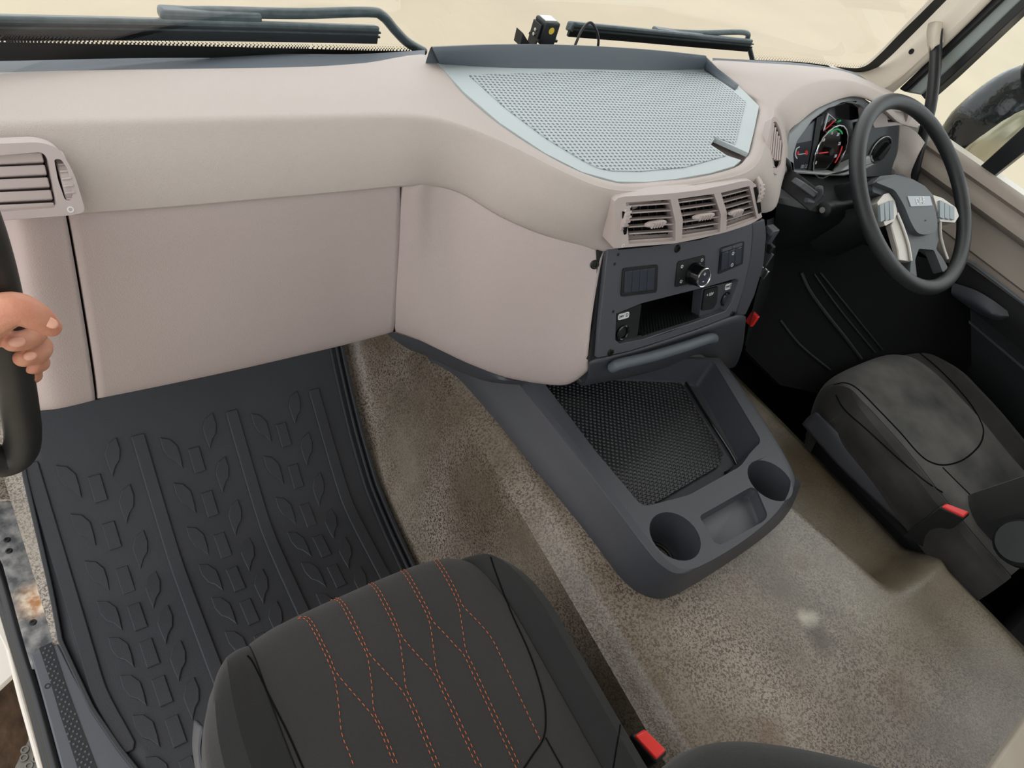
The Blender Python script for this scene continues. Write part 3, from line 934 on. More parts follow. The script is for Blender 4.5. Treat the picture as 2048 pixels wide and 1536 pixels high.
tp = Plane((0, 0, TZ), (0, 0, 1), up=Vector((0, 1, 0)))
tab = thing('dash_table', 'pale grey table top with perforated mat set into the middle of the dashboard', 'dash table', (-0.02, 0.8, TZ))
OUT = [(866, 116), (928, 184), (1000, 246), (1090, 306), (1165, 344), (1235, 363), (1290, 364), (1350, 358), (1420, 346), (1468, 332), (1482, 320), (1454, 311), (1421, 289), (1430, 276), (1497, 306), (1508, 262), (1518, 212), (1490, 184), (1455, 152), (1412, 116)]
NOTCH = [(1421, 289), (1430, 276), (1496, 306), (1484, 318), (1454, 311)]
slab('table_frame', tp, OUT, -0.004, 0.004, M_TABLE, tab)
px_ = [tp.px(*q, -0.002) for q in OUT[:10]]
obj('edge_gap', *tube(smooth_line(px_, 4), 0.0035, 8), M_BLACK, tab)  # black tube drawn in for the dark gap along the table edge
slab('table_mat', tp, [(938, 150), (1013, 217), (1092, 276), (1165, 320), (1195, 335), (1224, 341), (1280, 342), (1370, 334), (1452, 311), (1418, 290), (1428, 273), (1471, 288), (1492, 202), (1417, 146), (1200, 142)], 0.0035, 0.0052, M_TMAT, tab)
slab('notch_floor', tp, [(1412, 292), (1428, 270), (1504, 304), (1488, 324), (1450, 318)], -0.022, -0.016, M_PANEL, tab)
# raised rear lip
bx0 = [(880, 130), (1000, 138), (1150, 141), (1300, 143), (1408, 140)]
bx1 = [(868, 104), (1000, 99), (1150, 100), (1300, 108), (1414, 119)]
V, F, _, _ = loft([[A(*q, z=TZ + 0.002) for q in bx0], [A(*q, z=TZ + 0.030) for q in bx1], [A(*q, z=TZ + 0.031) + Vector((0, 0.012, 0)) for q in bx1], [A(*q, z=TZ + 0.031) + Vector((0, 0.02, -0.05)) for q in bx1]], 5, 4)
obj('rear_lip', V, F, M_LIP, tab)
# sloping cheeks at both rear corners
V, F, _, _ = loft([[A(1412, 118, z=TZ + .030), A(1440, 140, z=TZ + .018), A(1478, 170, z=TZ + .008)], [A(1408, 140, z=TZ + .004), A(1432, 156, z=TZ + .004), A(1470, 180, z=TZ + .005)]], 4, 3)
solid(obj('corner_cheek', V, F, M_LIP, tab), 0.004)

# ------------------------------------------------------------------ centre switch panel
cp = Plane.three(A(1212, 500, y=.597), A(1190, 715, y=.53), A(1508, 455, y=.597))
panel = thing('switch_panel', 'dark grey centre panel with rotary knob, switches and open pocket under the vents', 'switch panel', (-0.01, 0.56, 0.66))
PO = [(1215, 500), (1300, 490), (1364, 480), (1440, 464), (1504, 446), (1505, 470), (1500, 520), (1486, 580), (1471, 628), (1400, 656), (1330, 680), (1260, 702), (1195, 716), (1200, 650), (1208, 570)]
POCK = [(1233, 628), (1284, 607), (1350, 590), (1403, 577), (1470, 558), (1478, 560), (1465, 602), (1452, 622), (1385, 646), (1284, 679), (1240, 688), (1231, 680)]
fp = slab('fascia_plate', cp, PO, -0.012, 0.004, M_DARK2, panel, holes=[POCK], bev=0.002)
# bezel cheek on the right
slab('side_cheek', cp, [(1504, 446), (1530, 438), (1534, 470), (1528, 530), (1510, 590), (1492, 630), (1471, 634), (1486, 580), (1500, 520), (1505, 470)], -0.05, 0.0, M_DARK, panel, bev=0.003)
slab('side_bar', cp, [(1195, 500), (1213, 500), (1206, 570), (1198, 650), (1192, 718), (1180, 722), (1190, 640)], -0.03, -0.004, M_BLACK, panel)
def quad_px(tl, tr, br, bl, a0, a1, b0, b1):
    """sub-quad of a pixel quad: a along the top, b downwards"""
    def q(a, b): return lerp2(lerp2(tl, tr, a), lerp2(bl, br, a), b)
    return [q(a0, b0), q(a1, b0), q(a1, b1), q(a0, b1)]
M_SW = mat('switch_plastic', rgb(52, 58, 68), 0.35, spec=0.5)
# blank switch module
Q = [(1246, 537), (1317, 529), (1314, 585), (1242, 594)]
bsw = slab('blank_switch', cp, Q, -0.002, 0.006, M_BLACK, panel, r=0.006, bev=0.0015); parent_ready(bsw)
for k in range(4):
    slab('blank', cp, quad_px(*Q, 0.08 + 0.21 * k, 0.08 + 0.21 * k + 0.2, 0.12, 0.88), 0.004, 0.0072, M_SW, bsw, bev=0.0006)
# rotary knob module
Q = [(1356, 524), (1411, 510), (1409, 560), (1350, 575)]
rk = slab('knob_base', cp, Q, -0.002, 0.006, M_BLACK, panel, r=0.005, bev=0.0015); parent_ready(rk)
kc = cp.px(1385, 546, 0.004)
V, F = lathe(kc, cp.n, [(0.021, 0), (0.021, 0.006), (0.0185, 0.011), (0.0175, 0.024), (0.0165, 0.026)], 32)
kn = obj('rotary_knob', V, F, M_GLOSS, rk)
V, F = lathe(kc, cp.n, [(0.0175, 0.024), (0.0178, 0.0262), (0.0165, 0.0275), (0.0150, 0.0265), (0.0150, 0.024)], 32)
obj('knob_ring', V, F, M_CHROME, rk)
V, F = lathe(kc, cp.n, [(0.0150, 0.0255), (0.0, 0.0257)], 32)
obj('knob_face', V, F, M_SW, rk)
ku = cp.u; kv = cp.v
text_mesh('knob_print', '+', kc + cp.n * 0.026 + kv * 0.006, ku, kv, 0.012, M_WHITE, rk)
text_mesh('knob_print', '-', kc + cp.n * 0.026 - kv * 0.006, ku, kv, 0.014, M_WHITE, rk)
for q in ((1364, 533), (1404, 520), (1362, 563)):
    V, F = lathe(cp.px(*q, 0.006), cp.n, [(0.003, 0), (0.003, 0.0004), (0.002, 0.0004), (0.002, 0)], 12)
    obj('knob_symbol', V, F, M_WHITE, rk)
# twin rocker switch
Q = [(1442, 496), (1489, 482), (1486, 528), (1437, 549)]
tw = slab('rocker_switch', cp, Q, -0.002, 0.006, M_BLACK, panel, r=0.004, bev=0.0015); parent_ready(tw)
for k in range(3):
    slab('rocker', cp, quad_px(*Q, 0.10 + 0.275 * k, 0.10 + 0.275 * k + 0.26, 0.22, 0.90), 0.004, 0.0085, M_SW, tw, bev=0.001)
for k in range(2):
    slab('rocker_cap', cp, quad_px(*Q, 0.08 + 0.43 * k, 0.08 + 0.43 * k + 0.41, 0.06, 0.19), 0.004, 0.010, M_DARK2, tw, bev=0.001)
for q in ((1466, 507), (1464, 530)):
    V, F = lathe(cp.px(*q, 0.0085), cp.n, [(0.0032, 0), (0.0032, 0.0004), (0.0022, 0.0004), (0.0022, 0)], 12)
    obj('rocker_symbol', V, F, M_WHITE, tw)
# pocket behind the opening
M_PMAT = dots_material('black_pocket_mat', rgb(20, 21, 23), rgb(44, 46, 48), 190, 0.2, 0.4, 0.0008, convex=True)
inn = [(1231, 684), (1470, 612), (1480, 558), (1233, 626)]
P = [cp.px(*q) for q in POCK]
back = [p - cp.n * 0.12 for p in P]
n_ = len(P)
F = [(i, (i + 1) % n_, n_ + (i + 1) % n_, n_ + i) for i in range(n_)] + [tuple(range(n_, 2 * n_))]
obj('pocket_liner', P + back, F, M_BLACK, panel, smooth=False)
a, b_, c_, d_ = cp.px(1290, 672, 0), cp.px(1400, 640, 0), cp.px(1400, 640, -0.11), cp.px(1290, 672, -0.11)
a, b_ = cp.px(1286, 674, -0.004), cp.px(1412, 634, -0.004)
fl = [a, b_, b_ - cp.n * 0.11, a - cp.n * 0.11]
obj('pocket_mat', fl + [p + cp.v * 0.003 for p in fl], [(0, 1, 2, 3), (7, 6, 5, 4), (0, 4, 5, 1), (1, 5, 6, 2), (2, 6, 7, 3), (3, 7, 4, 0)], M_PMAT, panel)
# left and right socket plates inside the pocket
lp = slab('socket_plate', cp, [(1233, 628), (1283, 608), (1275, 672), (1240, 688), (1231, 682)], -0.03, -0.008, M_BLACK, panel, r=0.004, bev=0.001); parent_ready(lp)
rp = slab('socket_plate', cp, [(1404, 578), (1477, 560), (1463, 603), (1450, 621), (1398, 640)], -0.03, -0.010, M_DARK, panel, r=0.004, bev=0.001); parent_ready(rp)
slab('usb_cover', cp, [(1410, 580), (1437, 573), (1434, 606), (1426, 618), (1404, 622)], -0.011, -0.006, M_BLACK, rp, r=0.004, bev=0.001)
text_mesh('usb_print', '+ 12V', cp.px(1420, 589, -0.0055), cp.u, cp.v, 0.008, M_WHITE, rp)
for pl_, q, d in ((lp, (1244, 665), -0.008), (rp, (1451, 598), -0.010)):
    c0 = cp.px(*q, d)
    V, F = lathe(c0, cp.n, [(0.0145, 0), (0.0145, 0.003), (0.012, 0.004), (0.0105, 0.003), (0.0105, -0.018), (0, -0.018)], 24)
    sk = obj('power_socket', V, F, M_GLOSS, pl_)
    V, F = lathe(c0 - cp.n * 0.017, cp.n, [(0.003, 0), (0.003, 0.008), (0, 0.008)], 10)
    obj('contact', V, F, M_CHROME, pl_)
for pl_, Q, d, tx in ((lp, [(1237, 629), (1259, 623), (1258, 635), (1236, 641)], -0.008, '24V'), (rp, [(1452, 569), (1465, 565), (1463, 577), (1450, 581)], -0.010, '24V')):
    bd = slab('socket_label', cp, Q, d, d + 0.0012, M_WHITE, pl_, r=0.004)
    text_mesh('label_print', tx, cp.px(*lerp2(lerp2(Q[0], Q[2], .5), lerp2(Q[0], Q[3], .5), .4), d + 0.0014), cp.u, cp.v, 0.007, M_BLACK, pl_)
    text_mesh('label_print', 'D', cp.px(*lerp2(lerp2(Q[1], Q[2], .5), lerp2(Q[0], Q[2], .5), .4), d + 0.0014), cp.u, cp.v, 0.0085, M_BLACK, pl_)
for q in ((1354.5, 497), (1221, 705), (1465, 628)):
    screw('screw', cp.px(*q, 0.004), cp.n, 0.0072, panel)
for q in ((1236, 509), (1229, 528), (1226, 623)):
    V, F = lathe(cp.px(*q, 0.0036), cp.n, [(0.0026, 0), (0.0026, 0.0008), (0.0, 0.0008)], 10)
    obj('hole_plug', V, F, M_BLACK, panel)
# lower apron with pull-out handle under the panel
top = [A(1178, 728, y=.532), A(1195, 720, y=.528), A(1260, 705, y=.526), A(1330, 683, y=.526), A(1400, 660, y=.526), A(1471, 634, y=.526), A(1492, 634, y=.53)]
bot = [A(1160, 770, y=.56), A(1190, 765, y=.56), A(1260, 752, y=.56), A(1330, 733, y=.565), A(1395, 708, y=.57), A(1440, 735, y=.575), A(1465, 736, y=.585)]
mid = [t.lerp(b, .5) + Vector((0, -0.012, 0)) for t, b in zip(top, bot)]
tuck = [b + Vector((0, 0.06, 0.0)) for b in bot]
V, F, _, _ = loft([top, mid, bot, tuck], 5, 4)
solid(obj('lower_apron', V, F, M_DARK, panel), 0.006)
hd = [A(1224, 736, y=.520), A(1240, 728, y=.512), A(1300, 714, y=.508), A(1370, 693, y=.508), A(1418, 677, y=.512), A(1428, 678, y=.522)]
obj('pull_handle', *tube(smooth_line(hd, 4), [0.004] + [0.010] * 19 + [0.004], 12), M_LIP, panel)
# loose edge hardware on the right flank: clips and red tab
V, F, _, _ = loft([[A(1534, 440, y=.60), A(1530, 520, y=.585), A(1512, 590, y=.57), A(1498, 650, y=.565), A(1490, 690, y=.57)], [A(1548, 435, y=.66), A(1545, 520, y=.65), A(1535, 590, y=.64), A(1515, 650, y=.64), A(1500, 700, y=.64)], [A(1556, 430, y=.74), A(1556, 520, y=.74), A(1546, 590, y=.74), A(1530, 660, y=.74), A(1510, 720, y=.74)]], 5, 4)
obj('flank', V, F, M_BLACK, panel)
for (q, sx, sz, m_) in (((1540, 470), .012, .03, M_DARK), ((1538, 495), .010, .018, M_BLACK), ((1527, 545), .006, .022, M_CHROME), ((1543, 460), .022, .012, M_DARK2), ((1533, 515), .005, .03, M_DARK2)):
    V, F = box(A(*q, y=.595), sx, 0.02, sz)
    bevel(obj('clip', V, F, m_, panel), 0.002)
V, F = box(A(1505, 638, y=.575), 0.010, 0.02, 0.03)
bevel(obj('red_tab', V, F, M_RED, panel), 0.002)

# ------------------------------------------------------------------ storage console on the tunnel
con = thing('storage_console', 'dark grey storage console with two cup holders on the engine tunnel', 'console', (-0.02, 0.42, 0.43))
CZ = 0.505
OB = [(868, 690), (925, 742), (1050, 905), (1180, 1070), (1240, 1150), (1285, 1187), (1335, 1195), (1400, 1162), (1500, 1096), (1560, 1046), (1589, 1002), (1594, 962)]
OT = [(985, 700), (1035, 762), (1132, 885), (1236, 1020), (1290, 1092), (1324, 1130), (1362, 1147), (1412, 1128), (1500, 1074), (1554, 1028), (1580, 990), (1587, 955)]
OBw = [A(*q, z=0.425) for q in OB]; OTw = [A(*q, z=CZ - 0.004) for q in OT]
# right flank (hidden from here): continue the outline back to the dash
for q in ((1572, 915), (1525, 836), (1480, 770), (1440, 715)):
    t_ = A(*q, z=CZ - 0.004); OTw.append(t_); OBw.append(Vector((t_.x + 0.02, t_.y, 0.37)))
cen = Vector((-0.03, 0.42, 0.45))
def out2(i, P):
    a = P[max(i - 1, 0)]; b = P[min(i + 1, len(P) - 1)]; t = b - a
    return Vector((t.y, -t.x, 0)).normalized()
r0 = [p + Vector((0, 0, -0.06)) for p in OBw]
r2 = [b.lerp(t, 0.55) + out2(i, OTw) * -0.0 + Vector((0, 0, 0.002)) for i, (b, t) in enumerate(zip(OBw, OTw))]
r3 = [b.lerp(t, 0.9) + Vector((0, 0, 0.003)) for b, t in zip(OBw, OTw)]
rin = [t + (Vector((cen.x, t.y, t.z)) - t).normalized() * 0.012 + Vector((0, 0, 0.003)) for t in OTw]
V, F, _, _ = loft([r0, OBw, r2, r3, OTw, rin], 5, 4)
obj('console_body', V, F, M_DARK, con)
tpc = Plane((0, 0, CZ - 0.004), (0, 0, 1), up=Vector((0, 1, 0)))
OPENING = [(1040, 705), (1098, 782), (1190, 904), (1282, 1018), (1300, 1030), (1318, 1018), (1340, 1008), (1372, 1005), (1474, 944), (1498, 918), (1524, 886), (1500, 846), (1425, 722)]
def circ_px(c, rad, n=26, z=CZ):
    p = A(*c, z=z)
    return [p + Vector((math.cos(2 * math.pi * k / n), math.sin(2 * math.pi * k / n), 0)) * rad for k in range(n)]
cupL = circ_px((1351, 1071), 0.046); cupR = circ_px((1541, 960), 0.046)
TRAY = [(1397, 1034), (1500, 976), (1512, 980), (1534, 1032), (1526, 1044), (1440, 1092), (1426, 1086)]
opw = rnd([A(*q, z=CZ - .004) for q in [(1040, 705), (1098, 782), (1190, 904), (1284, 1016), (1322, 1006), (1376, 992), (1480, 934), (1500, 906), (1522, 884), (1425, 722)]], 0.014)
trw = rnd([A(*q, z=CZ - .004) for q in TRAY], 0.008)
outw = [p + Vector((0, 0, 0.0)) for p in rin]
flat = [Vector((p.x, p.y, CZ - .004)) for p in smooth_line(rin, 5)]
V, F = prism(flat, Vector((0, 0, 1)), -0.006, 0.003, [opw, [Vector((p.x, p.y, CZ - .004)) for p in cupL], [Vector((p.x, p.y, CZ - .004)) for p in cupR], trw])
tf = obj('console_top', V, F, M_DARK, con)
bevel(tf, 0.0025, 3)
def well(name, loop, depth, inset, m):
    c_ = sum(loop, Vector()) / len(loop)
    n = len(loop)
    R_ = []
    for k, (d, s) in enumerate(((0.0, 0.0), (0.25, 0.25), (0.8, 0.8), (0.95, 1.1), (1.0, 1.6))):
        R_.append([p + (Vector((c_.x, c_.y, p.z)) - p).normalized() * inset * s - Vector((0, 0, depth * d)) for p in loop])
    V = [p for r in R_ for p in r]
    F = grid_faces(5, n, True) + [tuple(4 * n + k for k in range(n))]
    return obj(name, V, F, m, con)
for lp_, nm in ((cupL, 'cup_holder'), (cupR, 'cup_holder')):
    wl_ = well(nm, [Vector((p.x, p.y, CZ - 0.006)) for p in lp_], 0.075, 0.006, M_DARK)
ringc = A(1351, 1071, z=CZ); V, F = lathe(Vector((ringc.x, ringc.y, CZ - 0.082)), Vector((0, 0, 1)), [(0.034, 0), (0.034, 0.006), (0.030, 0.008), (0.027, 0.006), (0.027, 0)], 24)
obj('cup_ring', V, F, M_BLACK, con)
well('coin_tray', [Vector((p.x, p.y, CZ - 0.006)) for p in trw], 0.022, 0.003, M_DARK2)
# main tray: sloping walls and floor
well('tray_well', [Vector((p.x, p.y, CZ - 0.006)) for p in opw], 0.066, 0.012, M_DARK)
M_STUD = dots_material('studded_black_mat', rgb(26, 27, 29), rgb(62, 64, 68), 118, 0.30, 0.30, 0.0022, convex=True, rot=0.62)
cmz = Plane((0, 0, CZ - 0.070), (0, 0, 1), up=Vector((0, 1, 0)))
slab('tray_mat', cmz, [(1050, 705), (1100, 790), (1176, 892), (1268, 1012), (1290, 1018), (1440, 930), (1446, 905), (1400, 830), (1335, 720)], 0.0, 0.004, M_STUD, con, r=0.012)
obj('tray_bead', *tube(smooth_line([cmz.px(*q, 0.004) for q in [(1345, 720), (1400, 812), (1468, 918), (1465, 938), (1450, 946)]], 5), 0.003, 8), M_GLOSS, con)
# neck trim running up to the knee panel
V, F, _, _ = loft([[A(770, 664, y=.80), A(800, 668, y=.775), A(870, 694, y=.73), A(930, 722, y=.69), A(1000, 752, y=.645), A(1060, 764, y=.605)], [A(800, 688, y=.785), A(840, 705, y=.76), A(880, 725, y=.735), A(925, 745, y=.70), A(985, 760, y=.655), A(1045, 768, y=.61)], [A(820, 700, y=.85), A(860, 715, y=.83), A(900, 730, y=.79), A(935, 748, y=.74), A(985, 768, y=.70), A(1045, 775, y=.66)]], 5, 3)
obj('neck_trim', V, F, M_DARK, con)

# ------------------------------------------------------------------ instrument cluster
ip = Plane(A(1655, 290, y=.785), (0, -0.95, 0.31))
clu = thing('instrument_cluster', 'instrument cluster with round rev counter behind the steering wheel', 'instrument cluster', ip.o)
M_BEZ = mat('pale_grey_bezel', rgb(190, 196, 198), 0.4)
BO = [(1574, 346), (1572, 300), (1578, 268), (1600, 246), (1640, 216), (1670, 202), (1700, 194), (1728, 197), (1750, 212), (1775, 250), (1780, 300), (1760, 325), (1720, 345), (1690, 352), (1655, 352)]
BI = [(1590, 342), (1588, 308), (1596, 282), (1625, 242), (1660, 216), (1695, 206), (1722, 210), (1745, 230), (1764, 268), (1764, 292), (1740, 312), (1700, 330), (1680, 345), (1650, 346)]
slab('bezel', ip, BO, -0.02, 0.012, M_BEZ, clu, holes=[BI], bev=0.004)
slab('cluster_face', ip, BO, -0.03, -0.012, M_GLOSS, clu)
M_SCR = mat('display_glass', rgb(46, 50, 58), 0.2)
dsp = slab('display', ip, [(1590, 288), (1628, 281), (1618, 338), (1582, 344)], -0.012, -0.004, M_SCR, clu); parent_ready(dsp)
slab('display_frame', ip, [(1592, 270), (1632, 240), (1632, 282), (1590, 289)], -0.012, -0.006, mat('grey_shroud', rgb(120, 124, 130), .5), clu)
slab('display_bar', ip, [(1634, 236), (1646, 230), (1632, 312), (1622, 340), (1616, 340), (1626, 290)], -0.012, -0.002, M_BLACK, clu)
M_EMW = bpy.data.materials.new('lit_white'); M_EMW.use_nodes = True
def emis(name, col, s):
    m = mat(name, col, .5); b = m.node_tree.nodes['Principled BSDF']
    b.inputs['Emission Color'].default_value = col; b.inputs['Emission Strength'].default_value = s; return m
M_EMW = emis('lit_white', rgb(190, 195, 200), .15); M_EMR = emis('lit_red', rgb(190, 50, 52), .2); M_EMG = emis('lit_green', rgb(46, 150, 80), .2)
def px_line(name, pl_, pts, r, m, parent, d=0.0, k=4):
    P = [pl_.px(*q, d) for q in pts]
    if len(P) > 2: P = smooth_line(P, k)
    return obj(name, *tube(P, r, 6), m, parent)
px_line('display_symbol', ip, [(1599, 294), (1593, 298), (1591, 310), (1594, 317)], 0.0012, M_EMW, dsp, -0.003)
px_line('display_line', ip, [(1597, 309), (1612, 307)], 0.0008, M_EMW, dsp, -0.003)
px_line('display_mark', ip, [(1612, 302), (1613, 308)], 0.0032, M_EMR, dsp, -0.003)
px_line('display_mark', ip, [(1596, 303), (1595, 309)], 0.0022, M_EMR, dsp, -0.003)
text_mesh('display_text', '00:12', ip.px(1608, 333, -0.003), ip.u, ip.v, 0.011, M_BEZ, dsp)
# rev counter
gc = ip.px(1658, 303, -0.004)
gu, gv = ip.u, ip.v
gx = (ip.px(1683, 290, -0.004) - gc).length; gy = (ip.px(1668, 258, -0.004) - gc).length
GR = 0.062
V, F = lathe(gc, ip.n, [(GR, -0.006), (GR, 0.004), (GR - 0.003, 0.006), (GR - 0.006, 0.003), (GR - 0.006, -0.004), (0, -0.004)], 40)
ga = obj('rev_counter', V, F, M_GLOSS, clu); parent_ready(ga)
def arc(name, r, a0, a1, rad, m, d=0.0):
    P = [gc + (gu * math.cos(math.radians(a)) + gv * math.sin(math.radians(a))) * r + ip.n * d for a in [a0 + (a1 - a0) * k / 20 for k in range(21)]]
    return obj(name, *tube(P, rad, 6), m, ga)
arc('gauge_ring', GR - 0.002, 0, 360, 0.0022, M_CHROME, 0.004)
arc('green_arc', GR - 0.012, 50, 120, 0.0018, M_EMG)
arc('red_arc', GR - 0.012, -35, 10, 0.0016, M_EMR)
P0 = gc + ip.n * 0.003
V, F = strip([P0 + gu * 0.014, P0 - gu * 0.046], gv * 0.0013, ip.n * 0.001)
obj('needle', V, F, M_EMR, ga)
V, F = lathe(gc, ip.n, [(0.009, -0.003), (0.009, 0.006), (0.007, 0.008), (0, 0.008)], 20)
obj('needle_hub', V, F, M_BLACK, ga)
for k, a in enumerate((215, 180, 140, 100, 60, 20, -20)):
    q = gc + (gu * math.cos(math.radians(a)) + gv * math.sin(math.radians(a))) * (GR - 0.020) - ip.n * 0.003
    text_mesh('gauge_number', str(k * 5), q, gu, gv, 0.010, M_EMW, ga)
px_line('warning_triangle', ip, [(1656, 227), (1672, 240), (1647, 261), (1656, 227)], 0.0010, M_EMW, clu, -0.009, 1)
px_line('fuel_scale', ip, [(1656, 229), (1652, 245), (1648, 259)], 0.0016, M_EMW, clu, -0.009)
px_line('fuel_needle', ip, [(1670, 241), (1649, 260)], 0.0014, M_EMR, clu, -0.008)
px_line('tell_tale', ip, [(1676, 243), (1681, 241)], 0.0022, M_EMG, clu, -0.009)
# hood lining above the cluster
# ledge below the cluster
led = [[A(1572, 345, y=.765), A(1620, 352, y=.765), A(1670, 355, y=.765), A(1730, 352, y=.765), A(1790, 345, y=.765)],
       [A(1560, 372, y=.70), A(1600, 385, y=.69), A(1650, 392, y=.69), A(1720, 390, y=.69), A(1800, 385, y=.69)],
       [A(1552, 420, y=.66), A(1590, 430, y=.64), A(1640, 440, y=.64), A(1720, 450, y=.64), A(1810, 440, y=.64)],
       [A(1545, 520, y=.70), A(1580, 540, y=.72), A(1640, 540, y=.74), A(1720, 520, y=.76), A(1850, 500, y=.76)]]
V, F, _, _ = loft(led, 5, 5)
lowd = obj('driver_lower_panel', V, F, M_BLACK, dash)

# headlight switch panel right of the wheel
hp = Plane(A(1765, 300, y=.765), (-0.12, -0.97, 0.2))
hs = thing('light_switch_panel', 'grey panel with round headlight switch seen through the steering wheel', 'switch panel', hp.o)
slab('switch_plate', hp, [(1735, 252), (1800, 248), (1792, 345), (1780, 352), (1730, 355)], -0.02, 0.0, mat('slate_switch_plate', rgb(104, 110, 114), .5), hs, bev=0.003)
hc = hp.px(1758, 299)
V, F = lathe(hc, hp.n, [(0.034, 0), (0.034, 0.004), (0.031, 0.006), (0.029, 0.004), (0.026, 0.004), (0.024, 0.007), (0, 0.007)], 28)
dial = obj('rotary_switch', V, F, M_BLACK, hs); parent_ready(dial)
V, F = box(hc + hp.n * 0.012, 0.012, 0.044, 0.014, ((hp.u - hp.v * .5).normalized(), (hp.v + hp.u * .5).normalized(), hp.n))
bevel(obj('switch_grip', V, F, M_BLACK, dial), 0.003)
V, F = lathe(hc, hp.n, [(0.0345, 0.003), (0.0352, 0.005), (0.0335, 0.006)], 28)
obj('switch_ring', V, F, M_SILVER, dial)
# small vent above it
vr = Plane(A(1797, 236, y=.765), (-0.1, -0.95, 0.28))
v3 = slab('air_vent', vr, [(1745, 224), (1770, 218), (1824, 218), (1826, 230), (1818, 248), (1748, 256)], -0.03, 0.01, M_VENTP, dash, r=0.008, holes=[[(1774, 224), (1819, 222), (1813, 244), (1776, 245)]], hr=0.003, bev=0.002)
parent_ready(v3)
slab('vent_well', vr, [(1770, 220), (1822, 220), (1816, 248), (1772, 249)], -0.03, -0.024, M_GAP, v3)
for yv in (230, 237):
    V, F = strip([vr.px(1774, yv, 0.0), vr.px(1816, yv - 1, 0.0)], vr.v * 0.003, -vr.n * 0.015)
    obj('slat', V, F, M_VENTP, v3)
# end cap of the dash by the door
V, F, _, _ = loft([[A(1800, 246, y=.76), A(1830, 262, y=.74), A(1850, 285, y=.72)], [A(1796, 300, y=.74), A(1815, 310, y=.72), A(1832, 320, y=.70)], [A(1782, 352, y=.72), A(1800, 362, y=.70), A(1822, 362, y=.69)], [A(1790, 430, y=.72), A(1810, 430, y=.70), A(1850, 420, y=.69)]], 4, 4)
obj('end_cap', V, F, M_PAD, dash)

# ------------------------------------------------------------------ steering wheel
WC = Vector((0.675, 0.570, 0.852)); WN = Vector((0, -math.sin(0.64), math.cos(0.64)))
wp = Plane(WC, WN)
sw = thing('steering_wheel', 'black steering wheel with silver spoke buttons on the right', 'steering wheel', WC)
M_RIM = mat('black_wheel_leather', rgb(40, 42, 44), 0.42, spec=0.5, bump=(1500, 0.0002))
M_HUB = mat('grey_wheel_hub', rgb(74, 78, 80), 0.45, spec=0.5, bump=(1400, 0.0002))
Rm = 0.205
P = [wp.at(math.cos(2 * math.pi * k / 72) * Rm, math.sin(2 * math.pi * k / 72) * Rm, 0) for k in range(72)]
V, F = [], []
for k in range(72):
    a = 2 * math.pi * k / 72
    rd = wp.u * math.cos(a) + wp.v * math.sin(a)
    for j in range(14):
        b = 2 * math.pi * j / 14
        V.append(wp.o + rd * (Rm + 0.0165 * math.cos(b)) + wp.n * 0.0155 * math.sin(b))
for k in range(72):
    for j in range(14):
        F.append((k * 14 + j, k * 14 + (j + 1) % 14, ((k + 1) % 72) * 14 + (j + 1) % 14, ((k + 1) % 72) * 14 + j))
obj('rim', V, F, M_RIM, sw)
# hub: body + airbag cover, traced on the wheel plane
hb = [(1745, 366), (1760, 352), (1790, 349), (1825, 358), (1850, 372), (1868, 392), (1878, 430), (1880, 470), (1872, 498), (1885, 515), (1896, 535), (1886, 545), (1868, 500), (1838, 497), (1830, 520), (1834, 555), (1820, 548), (1822, 520), (1812, 480), (1795, 430), (1778, 398), (1758, 388), (1745, 384)]
slab('hub_body', wp, hb, -0.016, 0.004, M_HUB, sw, r=0.006, bev=0.005)
cov = slab('airbag_cover', wp, [(1750, 364), (1790, 353), (1830, 362), (1856, 382), (1870, 415), (1876, 448), (1872, 465), (1850, 470), (1834, 466), (1822, 445), (1808, 410), (1790, 380)], 0.0, 0.018, M_HUB, sw, r=0.012, bev=0.008)
parent_ready(cov)
bd = slab('badge', wp, [(1815, 392), (1860, 392), (1865, 411), (1822, 413)], 0.016, 0.0195, mat('badge_silver', rgb(150, 154, 158), .35, metal=.5), cov, r=0.002, bev=0.0006)
bu = (wp.px(1862, 402) - wp.px(1818, 402)).normalized()
text_mesh('badge_letters', 'DAF', wp.px(1841, 402, 0.0200), wp.u, wp.v, 0.020, M_WHITE, cov)
text_mesh('airbag_print', 'SRS', wp.px(1851, 441, 0.0182), wp.u, wp.v, 0.005, M_DARK, cov)
